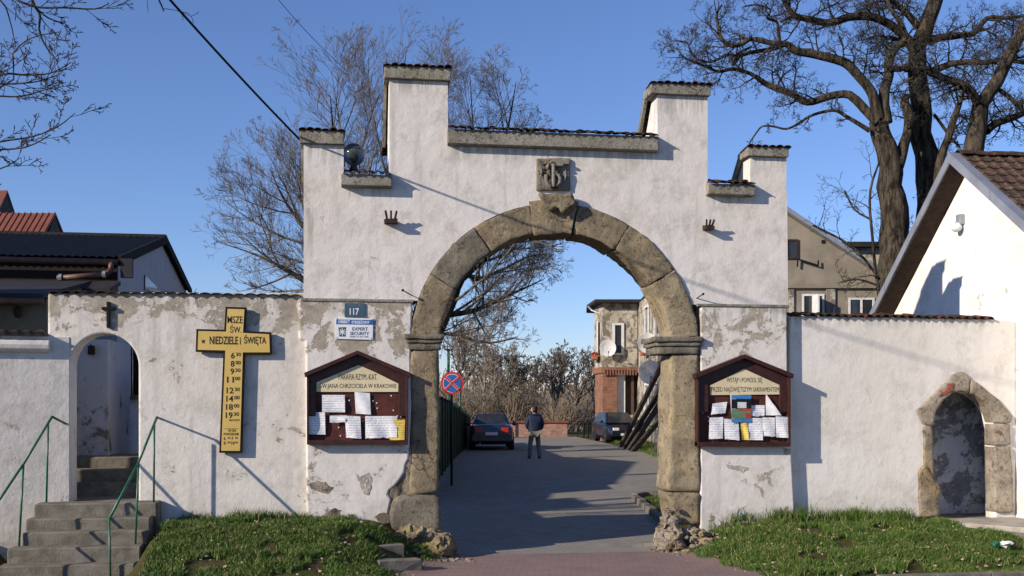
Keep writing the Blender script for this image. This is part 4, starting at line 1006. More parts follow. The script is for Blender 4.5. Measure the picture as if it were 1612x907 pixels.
beams = [((976, 706), (1042, 574), 47.0, 'long steep timber prop nearest the blue hatchback'), ((983, 704), (1046, 604), 45.5, 'steep timber prop, second from the hatchback'), ((990, 708), (1048, 622), 44.2, 'middle timber prop leaning on the shabby house'), ((996, 708), (1050, 648), 43.0, 'low timber prop in front of the others'), ((1030, 712), (1052, 668), 41.5, 'short stub of timber prop right beside the stone jamb')]
for (p0, p1, d, lb) in beams:
    a, b = ld_(*p0, d - 1.0), ld_(*p1, d); a.z = min(a.z, .5)
    bt = thingc('timber_prop', lb, 'timber prop', a.x, a.y, a.z, tp)
    dd = (b - a); q_ = dd.to_track_quat('Z', 'Y').to_matrix().to_4x4(); bm = box(B(), -.075, .075, -.09, .09, -.1, dd.length); roughen(bm, .01, 3, 2, .5, d, .004); bm.transform(Matrix.Translation(a) @ q_)
    obj('beam', bm, M['beam'], bt); obj('foot_block', box(B(), a.x - .25, a.x + .2, a.y - .3, a.y + .2, a.z - .25, a.z - .02), M['beam'], bt)

# far brick wall, bin slab, bar gate, tower block
fw = thingc('brick_wall', 'low mottled brick wall with red coping beyond the parked car', 'wall', 0, 62, .3)
a, b = ld_(690, 694, 62), ld_(893, 664, 62)
bm = box(B(), a.x - 4, b.x, 62, 62.35, 0, b.z - .06); obj('wall', bm, M['brick_pink'], fw)
for i in range(15):
    x1_ = b.x + .08 - i * .8; obj('coping', box(B(), x1_ - .79, x1_, 61.9, 62.45, b.z - .058, b.z + .05), M['red_roof'], fw)
cb = thingc('concrete_slab', 'pale concrete block lying beside the brick wall end', 'concrete block', 3.4, 60, .4)
a, b = ld_(893, 694, 60), ld_(911, 689, 60); obj('block', box(B(), a.x, b.x, 59.6, 60.3, .2, b.z), M['concrete_pale'], cb, bev=.04)
gt = thingc('bar_gate', 'thin dark iron bar gate between the brick wall and the hatchback', 'gate', 3.8, 61, .3)
for px in (900, 909, 919, 926, 933):
    a, b = ld_(px, 692, 61), ld_(px, 664, 61); obj('bar', cyl(B(), a, b, .05 if px in (919, 926) else .02, 6), M['black'], gt)
a, b = ld_(896, 668, 61), ld_(936, 668, 61); obj('rail', cyl(B(), a, b, .02, 6), M['black'], gt)
tbk = thingc('tower_block', 'faint tall apartment block far beyond the trees', 'building', 25, 420, 0)
a, b = ld_(917, 640, 420), ld_(934, 592, 420)
obj('wall', box(B(), a.x, b.x, 420, 435, 0, b.z), simple('hazy block', (.34, .33, .33), (.30, .30, .31), .1, .9), tbk)
for r_ in range(6):
    for c_ in range(3):
        x0 = a.x + .6 + c_ * (b.x - a.x) / 3; z0 = b.z - 1.9 - r_ * 2.0; obj('window', box(B(), x0, x0 + .8, 419.9, 420, z0, z0 + 1.1), M['glass'], tbk)

# green fence along the left of the road
LFN = -1.95
gf = thingc('green_fence', 'green sheet metal fence, darkened for shade, running back along the left of the road', 'fence', LFN, 34, .3)
def fh(d): return 2.35 if d < 29 else 2.35 - (d - 29) * .052
d = 24.0; seg = 1.25
while d < 50:
    d2 = d + seg - .1; zg = .25 + .25 * min(1, (d - 18) / 18)
    bm = B(); n_ = 10; V1 = []; V2 = []
    for i in range(n_ + 1):
        dd = d + (d2 - d) * i / n_; off = .03 if i % 2 else 0; V1.append(bm.verts.new((LFN + off, dd, zg))); V2.append(bm.verts.new((LFN + off, dd, zg + fh(d) * .78 + .2)))
    for i in range(n_): bm.faces.new((V1[i], V1[i + 1], V2[i + 1], V2[i]))
    obj('panel', bm, M['green_dark'], gf); obj('post', box(B(), LFN - .04, LFN + .06, d2 + .01, d2 + .09, zg - .1, zg + fh(d) * .78 + .3), M['green_dark'], gf)
    d += seg
ns = thingc('no_stopping_sign', 'round blue no stopping sign with red cross on a green pole', 'road sign', ld_(709, 715, 27.5).x, 27.5, .2)
c = ld_(712, 603.5, 27.5); rS = 18.2 / FPX * 27.5
def disc(r, y, m, name, par):
    bm = B(); bmesh.ops.create_cone(bm, cap_ends=True, segments=40, radius1=r, radius2=r, depth=.012, matrix=Matrix.Translation((c.x, y, c.z)) @ Matrix.Rotation(R(90), 4, 'X')); return obj(name, bm, m, par)
disc(rS, 27.5, M['red_paint'], 'disc', ns); disc(rS * .80, 27.492, M['white_sign'], 'face', ns); disc(rS * .77, 27.486, M['blue_sign'], 'face', ns)
for s_ in (1, -1):
    for (wd_, yy, mm) in ((.062, 27.4785, 'white_sign'), (.048, 27.474, 'red_paint')):
        bm = box(B(), -rS * .79, rS * .79, -.004, .0, -wd_ * .5, wd_ * .5); bm.transform(Matrix.Translation((c.x, yy - (.002 if s_ > 0 else 0), c.z)) @ Matrix.Rotation(R(43 * s_), 4, 'Y')); obj('bar', bm, M[mm], ns)
obj('pole', cyl(B(), (c.x - .02, 27.54, .1), (c.x - .02, 27.54, c.z + .3), .032, 10), M['green_dark'], ns, smooth=True)
for (px, py, D, lb) in ((706, 549, 44, 'tall green lamp post left of the no stopping sign'), (724, 588, 60, 'second green lamp post, above the fence'), (734, 612, 78, 'third and farthest green lamp post')):
    h_ = ld_(px, py, D); lp_ = thingc('lamp_post', lb, 'street lamp', h_.x, D, .4, 'green lamp posts along the fence')
    obj('pole', cyl(B(), (h_.x, D, .3), (h_.x, D, h_.z), .055, 8), M['green_paint'], lp_)
    for s_ in (-1, 1):
        obj('globe', sphere(B(), (h_.x + s_ * .18, D, h_.z + .08), .075, 12, 8), M['white_sign'], lp_, smooth=True); obj('arm', tube(B(), [(h_.x, D, h_.z - .1), (h_.x + s_ * .17, D, h_.z)], .03, 6), M['green_paint'], lp_)
# kerbed lawn just inside the right jamb
kc = thingc('kerb', 'high grey kerb round the little lawn just inside the right jamb', 'kerb', 3, 22, .1)
p0, p1, p2 = Vector((2.85, 19.2)), Vector((2.75, 24.6)), Vector((3.05, 25.1))
path_ = [p0, Vector((2.85, 20.6)), Vector((2.83, 22)), Vector((2.80, 23.4)), p1, p2, Vector((4.2, 25.2)), Vector((5.4, 25.2))]
for a, b in zip(path_[:-1], path_[1:]):
    dr_ = (b - a).normalized(); nn_ = Vector((-dr_.y, dr_.x)) * .075; zz = H(W(a.x, a.y, 0).x, W(a.x, a.y, 0).y) + .15
    b2 = b - dr_ * .012
    obj('kerb_stone', prism_xy(B(), [a - nn_, b2 - nn_, b2 + nn_, a + nn_], zz - .35, zz), M['concrete'], kc, bev=.015)

# ------------------------------------------------------------------ fixed things on the gateway
def board(label, off, O, PK, inn, hd, t1, t2, papers, plab):
    Yb = -.03
    x0, x1, ey, by = O; pk, py = PK
    t = thing('noticeboard', label, 'noticeboard', at((x0 + x1) / 2, by, Yb))
    P = lambda a, b, Y=-.15: (X(a, Y), Z(a, b, Y))
    obj('back_panel', prism_xz(B(), [P(x0 + 2, by - 2), P(x1 - 2, by - 2), P(x1 - 2, ey), P(pk, py + 5), P(x0 + 2, ey)], -.06, Yb - .002), M['board_panel'], t)
    ix0, ix1, iey, ipy, iby = inn
    Yf = -.17
    obj('frame_board', prism_xz(B(), [P(x0, by), P(x0 + 3, by), P(x0 + 3, ey), P(x0, ey)], Yf, Yb - .002), M['board'], t, bev=.004)
    obj('frame_board', prism_xz(B(), [P(x1 - 3, by), P(x1, by), P(x1, ey), P(x1 - 3, ey)], Yf, Yb - .002), M['board'], t, bev=.004)
    obj('sill', prism_xz(B(), [P(x0, by - 6), P(x1, by - 6), P(x1, by + 1), P(x0, by + 1)], Yf - .01, Yb - .002), M['board'], t, bev=.005)
    midy = hd[0][1] + 38 if off == 0 else hd[0][1] + 27
    for a, b in (((x0 + 3, ix0)), (ix1, x1 - 3)):
        obj('frame_board', prism_xz(B(), [P(a, midy, -.12), P(b, midy, -.12), P(b, iey, -.12), P(a, iey, -.12)], -.12, -.062), M['board'], t, bev=.003)
    obj('gable_board', prism_xz(B(), [P(x0 + 2, ey, -.12), P(x0 + 3, iey, -.12), P(ix0, iey, -.12), P(pk, ipy, -.12), P(pk, py + 2, -.12)], -.10, -.063), M['board'], t, bev=.003)
    obj('gable_board', prism_xz(B(), [P(pk, py + 2, -.12), P(pk, ipy, -.12), P(ix1, iey, -.12), P(x1 - 3, iey, -.12), P(x1 - 2, ey, -.12)], -.098, -.063), M['board'], t, bev=.003)
    obj('roof_board', prism_xz(B(), [P(x0 - 3, ey + 2), P(pk, py + 2), P(pk, py - 4), P(x0 - 4, ey - 5)], -.20, Yb - .001), M['board'], t, bev=.004)
    obj('roof_board', prism_xz(B(), [P(pk, py + 2), P(x1 + 3, ey + 2), P(x1 + 4, ey - 5), P(pk, py - 4)], -.20, Yb - .001), M['board'], t, bev=.004)
    hp = obj('header_panel', prism_xz(B(), [P(a, b, -.09) for a, b in hd], -.088, -.063), M['header'], t)
    textpx(t1[0], t1[1], t1[2], t1[3], t1[4], -.0895, M['ink'], hp, -.001); textpx(t2[0], t2[1], t2[2], t2[3], t2[4], -.0895, M['ink'], hp, -.001)
    q_ = random.Random(off + 3)
    for i, (a, b, c, d, kind, lb) in enumerate(papers):
        Yp = -.078 - .004 * i
        pa, pb = at(a, d, Yp), at(b, c, Yp)
        bm = B(); nx_, nz_ = 6, 7; G = []
        k1, k2, k3 = q_.uniform(0, 6), q_.uniform(.006, .016), q_.uniform(-.02, .03)
        cut = (kind == 'corner')
        for j in range(nz_ + 1):
            row = []
            for ii in range(nx_ + 1):
                u, v = ii / nx_, j / nz_
                if cut: u = u * max(.04, 1 - v * .97)
                sk = k3 * (v - .5)
                row.append(bm.verts.new((pa.x + (pb.x - pa.x) * u + sk, Yp - .006 - k2 * (1 + math.sin(u * 5 + k1 + v * 3)) * (1.0 if j < 4 else .5), pa.z + (pb.z - pa.z) * v + (q_.uniform(-.012, .006) if j == 0 and kind in ('torn', 'yellow') else 0) + (u - .5) * k3)))
            G.append(row)
        for j in range(nz_):
            for ii in range(nx_): bm.faces.new((G[j][ii], G[j][ii + 1], G[j + 1][ii + 1], G[j + 1][ii]))
        m = {'yellow': 'printed_yellow', 'print': 'printed', 'torn': 'printed', 'blank': 'paper', 'corner': 'paper', 'poster': 'paper'}[kind]
        o = obj('notice', bm, M[m], None, smooth=True); tag(o, lb, 'notice', plab)
        if kind == 'poster':
            for (u0, u1, v0, v1, col) in ((0, 1, .86, 1, (.05, .2, .5)), (0, 1, .5, .85, (.01, .01, .015)), (.3, .75, .52, .74, (.6, .62, .6)), (0, 1, .14, .49, (.12, .22, .12)), (.35, 1, .42, .5, (.4, .06, .04)), (.7, .95, .16, .34, (.5, .03, .02)), (0, 1, 0, .13, (.05, .2, .5))):
                bm = box(B(), pa.x + (pb.x - pa.x) * u0, pa.x + (pb.x - pa.x) * u1, Yp - .048 - v0 * .002 - u0 * .004, Yp - .046 - u0 * .004, pa.z + (pb.z - pa.z) * v0, pa.z + (pb.z - pa.z) * v1)
                obj('printed_patch', bm, simple('poster ink', col, tuple(x * .8 for x in col), 9, .5), o)
    # drawing pins scattered over the panel
    bm = B()
    for k in range(34):
        p = at(q_.uniform(x0 + 8, x1 - 8), q_.uniform(hd[0][1] + 3, by - 10), -.062); box(bm, p.x - .009, p.x + .009, -.07, -.059, p.z - .009, p.z + .009)
    tag(obj('drawing_pins', bm, M['paper'], t), kind='stuff')
board('brown gabled noticeboard left of the arch, headed PARAFIA RZYM.-KAT.', 0, (483, 642, 592, 699), (563, 556), (497, 628, 602, 574, 695),
      [(498, 617), (498, 602), (566, 574), (627, 604), (627, 617)],
      ('PARAFIA RZYM.-KAT.', 533, 594, 589, 598), ('ŚW.JANA CHRZCICIELA W KRAKOWIE', 503, 624, 602, 613),
      [(507, 543, 622, 649, 'print', 'white sheet pinned top left under the header of the left noticeboard'),
       (559, 583, 618, 652, 'blank', 'crumpled shiny sheet hanging under the header of the left noticeboard'),
       (486, 512, 649, 684, 'print', 'sheet with a small cross at the left side of the left noticeboard'),
       (519, 544, 654, 665, 'torn', 'narrow folded strip in the middle of the left noticeboard'),
       (544, 568, 655, 690, 'print', 'white sheet crossed by a shadow in the centre of the left noticeboard'),
       (575, 600, 655, 690, 'torn', 'first of two overlapping sheets in the lower right of the left noticeboard'),
       (600, 625, 655, 689, 'torn', 'second overlapping sheet, tucked behind the yellow one on the left noticeboard'),
       (614, 637, 661, 693, 'yellow', 'yellow sheet with torn tabs on the left noticeboard')], 'notices pinned to the left noticeboard')
board('brown gabled noticeboard right of the arch, headed WSTĄP I POMÓDL SIĘ', 20, (1097, 1244, 594, 702), (1171, 562), (1115, 1228, 606, 580, 698),
      [(1118, 622), (1118, 607), (1173, 580), (1227, 604), (1227, 621)],
      ('WSTĄP I POMÓDL SIĘ', 1144, 1200, 593, 604), ('PRZED NAJŚWIĘTSZYM SAKRAMENTEM', 1120, 1226, 607, 619),
      [(1120, 1143, 634, 651, 'torn', 'torn scrap at the top left of the right noticeboard'),
       (1150, 1181, 622, 665, 'poster', 'colour poster with black sky and green field on the right noticeboard'),
       (1182, 1203, 638, 655, 'torn', 'small sheet right of the colour poster'),
       (1205, 1229, 621, 654, 'corner', 'white sheet folded to a triangle on the right noticeboard'),
       (1116, 1138, 657, 691, 'print', 'lower left printed sheet of the right noticeboard'),
       (1140, 1163, 660, 692, 'torn', 'sheet with tear-off tabs in the lower row of the right noticeboard'),
       (1166, 1177, 664, 692, 'yellow', 'narrow crumpled yellow sheet on the right noticeboard'),
       (1178, 1200, 658, 693, 'print', 'printed sheet right of the crumpled yellow one'),
       (1200, 1220, 657, 687, 'torn', 'ragged sheet, second from right in the lower row'),
       (1221, 1241, 656, 689, 'print', 'bright sheet at the lower right corner of the right noticeboard')], 'notices pinned to the right noticeboard')
# cross shaped mass schedule
Yc = YL - .09
def skew(y): return 371 - (y - 484) / 228 * 8
msb = thing('mass_schedule_cross', 'yellow cross shaped board with black border listing mass times', 'sign', at(364, 712, YL))
def crosspoly(g):
    c0, c1, c2, c3 = skew(484), skew(521), skew(555), skew(712)
    return [(c3 - 18 + g, 713 - g), (c3 + 18 - g, 713 - g), (c2 + 17 - g, 558 - g), (428 - g, 558 - g), (427 - g, 523 + g), (c1 + 16 - g, 521 + g), (c0 + 17 - g, 484 + g), (c0 - 16 + g, 483 + g), (c1 - 17 + g, 519 + g), (309 + g, 518 + g), (308 + g, 554 - g), (c2 - 17 + g, 555 - g)]
obj('frame', prism_xz(B(), [(X(a, Yc), Z(a, b, Yc)) for a, b in crosspoly(0)], Yc, YL - .03), M['black'], msb, bev=.006)
face = obj('face', prism_xz(B(), [(X(a, Yc), Z(a, b, Yc)) for a, b in crosspoly(3.2)], Yc - .006, Yc - .001), M['sign_yellow'], msb)
for k in (490, 700):
    obj('standoff', cyl(B(), at(skew(k), k, Yc + .04), at(skew(k), k, YL + .01), .02, 6), M['black'], msb)
Yt = Yc - .008
tx = lambda s, a, b, c, d, bo=.012: textpx(s, a, b, c, d, Yt, M['ink'], face, bo)
tx('MSZE', 358, 382, 498, 509, .012); tx('ŚW.', 362, 380, 511, 524, .012)
tx('w', 317, 323, 535, 541, .02); tx('NIEDZIELE i', 330, 379, 530, 542, .02); tx('ŚWIĘTA', 384, 419, 527, 544, .02)
for (h_, m_, y_) in (('6', '30', 555), ('8', '00', 568), ('9', '30', 580), ('11', '00', 593), ('12', '30', 610), ('14', '00', 623), ('18', '00', 636), ('19', '30', 649)):
    xb = skew(y_) - 1; wd_ = 6 if len(h_) == 1 else 11
    tx(h_, xb - wd_ + 2, xb + 2, y_, y_ + 9.5, .02); tx(m_, xb + 3.5, xb + 12, y_, y_ + 6, .02)
tx('MŁODZIEŻ.', 361, 378, 659, 663, .01)
obj('rule', box(B(), at(353, 675, Yt).x, at(376, 675, Yt).x, Yt, Yt + .001, at(353, 675.4, Yt).z, at(353, 674.8, Yt).z), M['ink'], face)
tx('W DNI', 359, 371, 676, 680, .01); tx('POWSZEDNIE', 352, 376, 681.5, 685.5, .01)
for (a, y_, s1, s2) in ((352, 688, '6', '30'), (364, 688, '7', '00'), (352, 695, '8', '00'), (364, 695, '18', '00')):
    tx(s1, a, a + (3 if len(s1) == 1 else 5), y_, y_ + 5, .01); tx(s2, a + 6, a + 10.5, y_, y_ + 3, .01)
# small wall cross
sc_ = thing('wall_cross', 'small dark wooden cross on the wall above the arched opening', 'cross', at(170, 515, YL))
P = lambda a, b: (X(a, YL - .05), Z(a, b, YL - .05))
obj('upright', prism_xz(B(), [P(167.5, 516), P(172.5, 516), P(172.5, 475), P(167.5, 475)], YL - .05, YL), M['black'], sc_, bev=.004)
obj('crossbar', prism_xz(B(), [P(160, 488), P(181, 488), P(181, 483), P(160, 483)], YL - .055, YL - .002), M['black'], sc_, bev=.004)
# number plate and security sign; lines too small to read in the photo are rows of tiny strokes
def marks(p0, p1, y0, y1, m, par, n_):
    bm = B(); q_ = random.Random(n_)
    for i in range(n_):
        if q_.random() < .12: continue
        a = at(p0 + (p1 - p0) * (i + .1) / n_, y1, -.052); b = at(p0 + (p1 - p0) * (i + q_.uniform(.6, .85)) / n_, y0, -.052)
        box(bm, a.x, b.x, -.053, -.0515, a.z, b.z)
    obj('small_print', bm, m, par)
Yn = -.05
hp = thing('house_number_plate', 'blue grey house number plate reading 117 above the security sign', 'sign', at(558, 499, Yn))
P = lambda a, b: (X(a, Yn), Z(a, b, Yn))
f_ = obj('plate', prism_xz(B(), [P(542.5, 499), P(574.5, 499.5), P(574, 477.5), P(542.5, 477)], Yn, -.031), M['plate_blue'], hp)
textpx('117', 550.5, 565, 485.3, 495.8, Yn - .002, M['white_sign'], f_, .02); marks(548, 568, 480.0, 481.5, M['coping'], f_, 11)
se = thing('security_sign', 'white and blue security company sign below the number plate', 'sign', at(558, 535, Yn))
f_ = obj('plate', prism_xz(B(), [P(528.5, 533.5), P(586.5, 535), P(587.5, 501.5), P(529, 500)], Yn, -.031), M['white_sign'], se)
b_ = obj('band', prism_xz(B(), [P(529.2, 510.5), P(587, 511.5), P(587, 503.8), P(529.3, 503)], Yn - .002, Yn - .0005), M['blue_sign'], f_)
textpx('OBIEKT', 532.5, 551, 504.5, 509, Yn - .004, M['white_sign'], f_, .03); textpx('STRZEŻONY', 553.5, 582, 504, 509.5, Yn - .004, M['white_sign'], f_, .03)
textpx('EXPERT', 554.5, 579, 515.5, 520.5, Yn - .002, M['plate_blue'], f_, .02); textpx('SECURITY', 551, 581, 522.5, 527.8, Yn - .002, M['plate_blue'], f_, .02)
marks(551, 580, 529.6, 531, M['plate_blue'], f_, 19)
bm = prism_xz(B(), [P(532.5, 515.5), P(545, 515), P(544, 523), P(544, 530), P(534, 529.8), P(533.5, 523)], Yn - .002, Yn - .0005); obj('emblem', bm, M['plate_blue'], f_)
bm = B()
for k in range(8):
    a = k * math.pi / 4; c = at(538.8, 522.6, Yn); d1_ = Vector((math.cos(a), 0, math.sin(a)))
    n1 = Vector((-math.sin(a), 0, math.cos(a))) * .006
    v = [bm.verts.new(Vector((c.x, Yn - .004, c.z)) + w_) for w_ in (n1, d1_ * .055 + n1, d1_ * .055 - n1, -n1)]; bm.faces.new(v)
bmesh.ops.create_circle(bm, cap_ends=True, segments=12, radius=.02, matrix=Matrix.Translation((c.x, Yn - .005, c.z)) @ Matrix.Rotation(R(90), 4, 'X'))
obj('emblem_star', bm, M['white_sign'], f_)
for (a, b) in ((531, 501.8), (585.5, 503.3), (531, 531.5), (584.5, 533)): obj('screw', cyl(B(), at(a, b, Yn - .004), at(a, b, Yn + .002), .008, 6), M['rust'], f_)
# globe lamp on the left ledge
gl = thing('globe_lamp', 'clear grey glass globe lamp standing on the small ledge between the left towers', 'lamp', at(556, 268, .15))
c = at(557, 243.5, .15)
gm = NT('smoked glass globe'); gm.b.inputs['Transmission Weight'].default_value = .75; gm.b.inputs['IOR'].default_value = 1.25; gm.fin((.16, .18, .19), .08, None, 0, .6)
bm = B(); sphere(bm, c, .175, 28, 18); obj('globe', bm, gm.m, gl, smooth=True)
bm = B(); sphere(bm, c, .168, 24, 14)
obj('base', cyl(B(), at(557, 268, .15), at(557, 260, .15), .07, 14, .05), M['plastic'], gl)
obj('bulb', sphere(B(), c + Vector((0, 0, -.04)), .055, 12, 8, (1, 1, 1.4)), M['plastic'], gl, smooth=True)
# overhead cables
def cable(label, pts, r, m='black'):
    t = Tubes(); t.add([tuple(p) for p in pts], [r] * len(pts), 8); o = t.build('overhead_cable', M[m]); tag(o, label, 'cable', None)
def sag(a, b, n_, s_): return [a.lerp(b, i / n_) - Vector((0, 0, s_ * 4 * (i / n_) * (1 - i / n_))) for i in range(n_ + 1)]
A1 = at(473, 221, .05); Bt = at(303, 0, -2.22); dirv = (Bt - A1)
cable('thick black cable running from the upper left down to the small left tower', sag(A1, A1 + dirv * 5.5, 40, .55), .016)
cable('hair-thin wire crossing the sky left of the tallest tower', sag(at(548, 113, 6), at(437, -2, 3), 20, .06) + [at(360, -90, 1)], .006, 'bark_grey')
cable('thin wire along the right side of the gable of the propped house', [atd(985, 505, 52), atd(1015, 488, 44), atd(1030, 480, 40)], .008, 'bark_grey')
# litter
lit = thing('litter_bag', 'crumpled white and green plastic bag lying on the grass at the right edge', 'litter', at(1590, 869, -1.9))
c = Vector((6.62, -1.95, H(6.62, -1.95) + .08))
bm = B(); bmesh.ops.create_icosphere(bm, subdivisions=3, radius=.085, matrix=Matrix.Translation(c) @ Matrix.Diagonal((1.3, 1, .5, 1)))
for v in bm.verts: v.co += Vector(noise.noise_vector(v.co * 16)) * .05
obj('bag', bm, M['dish'], lit)
bm = B(); bmesh.ops.create_icosphere(bm, subdivisions=2, radius=.06, matrix=Matrix.Translation(c + Vector((-.16, .02, .0))))
for v in bm.verts: v.co += Vector(noise.noise_vector(v.co * 16)) * .03
obj('green_scrap', bm, M['green_paint'], lit)

# ------------------------------------------------------------------ cars (local: x across, y forward, z up)
def wheel(t, x, y, r=.31, wd=.19):
    s_ = 1 if x > 0 else -1
    wo = obj('wheel', cyl(B(), (x - s_ * wd / 2, y, r), (x + s_ * wd / 2, y, r), r * .62, 18), M['alloy'], t)
    bm = B(); bmesh.ops.create_cone(bm, cap_ends=False, segments=24, radius1=r, radius2=r, depth=wd, matrix=Matrix.Translation((x, y, r)) @ Matrix.Rotation(R(90), 4, 'Y'))
    for e in (-1, 1):
        bmesh.ops.create_circle(bm, segments=24, radius=r * .63, matrix=Matrix.Translation((x + e * wd / 2, y, r)) @ Matrix.Rotation(R(90), 4, 'Y'))
    bm.edges.ensure_lookup_table(); bmesh.ops.bridge_loops(bm, edges=[e for e in bm.edges if len(e.link_faces) < 2 and (e.verts[0].co.x - x) > 0 and (e.verts[1].co.x - x) > 0])
    bmesh.ops.bridge_loops(bm, edges=[e for e in bm.edges if len(e.link_faces) < 2 and (e.verts[0].co.x - x) < 0 and (e.verts[1].co.x - x) < 0])
    ty = obj('tyre', bm, M['tyre'], wo, bev=.02)
def car(t, paint, L=4.6, Wd=1.74, Hh=1.42, hatch=False):
    hw = Wd / 2; h = L / 2
    # stations from rear (-) to front (+): y, z_low, z_belt/deck, half width
    if hatch: stn = [(-h, .32, .78, .74), (-h + .06, .26, .95, .80), (-h + .5, .2, .97, .84), (-.6, .18, .95, .87), (.6, .18, .92, .87), (h - 1.0, .2, .88, .85), (h - .35, .22, .76, .81), (h - .04, .28, .66, .74), (h, .34, .56, .70)]
    else: stn = [(-h, .38, .72, .72), (-h + .05, .30, .98, .80), (-h + .35, .25, 1.02, .84), (-h + .95, .2, 1.0, .86), (-.6, .18, .96, .87), (.6, .18, .94, .87), (h - 1.1, .2, .90, .86), (h - .4, .22, .78, .82), (h - .04, .28, .66, .74), (h, .34, .56, .70)]
    bm = B(); rings = []
    for (y, z0, z1, w_) in stn:
        w_ = w_ / .87 * hw
        prof = [(-w_ * .86, z0), (-w_ * .98, z0 + .14), (-w_, (z0 + z1) / 2), (-w_ * .97, z1 - .10), (-w_ * .88, z1 - .01), (0, z1 + .02), (w_ * .88, z1 - .01), (w_ * .97, z1 - .10), (w_, (z0 + z1) / 2), (w_ * .98, z0 + .14), (w_ * .86, z0)]
        rings.append([bm.verts.new((x, y, z)) for x, z in prof])
    n_ = 11
    for a, b in zip(rings[:-1], rings[1:]):
        for i in range(n_): bm.faces.new((a[i], a[(i + 1) % n_], b[(i + 1) % n_], b[i]))
    bm.faces.new(rings[0]); bm.faces.new(rings[-1])
    obj('body', bm, paint, t, bev=.025, smooth=False, segs=3)
    # cabin
    if hatch: by0, by1, ry0, ry1 = -h + .12, 1.05, -h + .55, .28
    else: by0, by1, ry0, ry1 = -h + .82, 1.15, -h + 1.45, .40
    zb0 = .93; zr_c = Hh; wb, wt = hw * .88, hw * .66
    cab = [(-wb, by0, zb0), (wb, by0, zb0), (wb, by1, zb0 - .02), (-wb, by1, zb0 - .02), (-wt, ry0, zr_c), (wt, ry0, zr_c), (wt, ry1, zr_c), (-wt, ry1, zr_c)]
    bm = B(); v = [bm.verts.new(p) for p in cab]
    # roof slightly crowned
    for f in ((0, 1, 5, 4), (1, 2, 6, 5), (2, 3, 7, 6), (3, 0, 4, 7), (4, 5, 6, 7)): bm.faces.new([v[i] for i in f])
    obj('cabin', bm, paint, t, bev=.06, segs=3)
    def pane(i0, i1, i2, i3, inset, name):
        P_ = [Vector(cab[i]) for i in (i0, i1, i2, i3)]; c_ = sum(P_, Vector()) / 4; nr = (P_[1] - P_[0]).cross(P_[3] - P_[0]).normalized()
        if nr.dot(c_ - Vector((0, (by0 + by1) / 2, 1.1))) < 0: nr = -nr
        bm = B(); Q_ = []
        for p in P_:
            u = c_ + (p - c_) * inset; Q_.append(u + nr * .008)
        v_ = [bm.verts.new(p) for p in Q_] + [bm.verts.new(p - nr * .02) for p in Q_]
        bm.faces.new(v_[:4]); bm.faces.new(v_[4:][::-1])
        for i in range(4): bm.faces.new((v_[i], v_[4 + i], v_[4 + (i + 1) % 4], v_[(i + 1) % 4]))
        obj(name, bm, M['glass'], t)
    pane(0, 1, 5, 4, .86, 'rear_window'); pane(3, 2, 6, 7, .88, 'windscreen'); pane(1, 2, 6, 5, .82, 'side_window'); pane(0, 3, 7, 4, .82, 'side_window')
    for (x, y) in ((-hw + .085, h - .85), (hw - .085, h - .85), (-hw + .085, -h + .85), (hw - .085, -h + .85)):
        wheel(t, x, y)
        obj('wheel_arch', cyl(B(), ((hw - .25) * (1 if x > 0 else -1), y, .33), ((hw + .006) * (1 if x > 0 else -1), y, .33), .36, 20), M['plastic'], t)
    for s_ in (-1, 1):
        bm = B(); box(bm, s_ * (hw - .36) - .14, s_ * (hw - .36) + .14 + 0, -h - .012, -h + .1, .70, .90); obj('tail_light', bm, M['lamp_red'], t, bev=.02)
        bm = B(); box(bm, s_ * (hw - .36) - .16, s_ * (hw - .36) + .16, h - .12, h + .004, .56, .70); obj('headlight', bm, M['lamp_clear'], t, bev=.03)
        bm = B(); sphere(bm, (s_ * (hw + .08), .75 if not hatch else .8, .98), .09, 10, 8, (1.1, .7, .8)); obj('mirror', bm, paint, t, smooth=True)
    obj('rear_bumper', box(B(), -hw * .9, hw * .9, -h - .05, -h + .12, .34, .56), paint, t, bev=.04, segs=3)
    obj('front_bumper', box(B(), -hw * .86, hw * .86, h - .1, h + .05, .28, .48), paint, t, bev=.04, segs=3)
    obj('grille', box(B(), -.32, .32, h - .05, h + .008, .56, .68), M['plastic'], t, bev=.01)
    obj('number_plate', box(B(), -.26, .26, h + .052, h + .062, .33, .44), M['white_sign'], t)
    rp_ = obj('number_plate', box(B(), -.26, .26, -h - .065, -h - .052, .50, .62) if hatch else box(B(), -.24, .24, -h - .03, -h - .0, .60, .72), M['white_sign'], t)
    obj('exhaust', cyl(B(), (-.45, -h - .06, .27), (-.45, -h + .3, .27), .03, 8), M['zinc'], t)
pos = W(-.86, 45.2, H(W(-.86, 45.2, 0).x, 27) + .0)
c1 = thing('parked_sedan', 'dark navy sedan parked by the green fence, seen from behind', 'car'); OFF[c1.name] = Vector((0, 0, 0))
car(c1, M['car_blue'], 4.6, 1.78, 1.42); c1.location = pos + Vector((0, 0, .005)); c1.rotation_euler = (0, 0, -YAW + R(1.5))
c2 = thing('parked_hatchback', 'blue hatchback parked nose on beside the brick corner of the propped house', 'car')
car(c2, M['car_blue2'], 3.9, 1.66, 1.42, True); pw_ = W(5.12, 54.2, 0); c2.location = (pw_.x, pw_.y, H(pw_.x, pw_.y) + .0); c2.rotation_euler = (0, 0, -YAW + R(180 + 9))

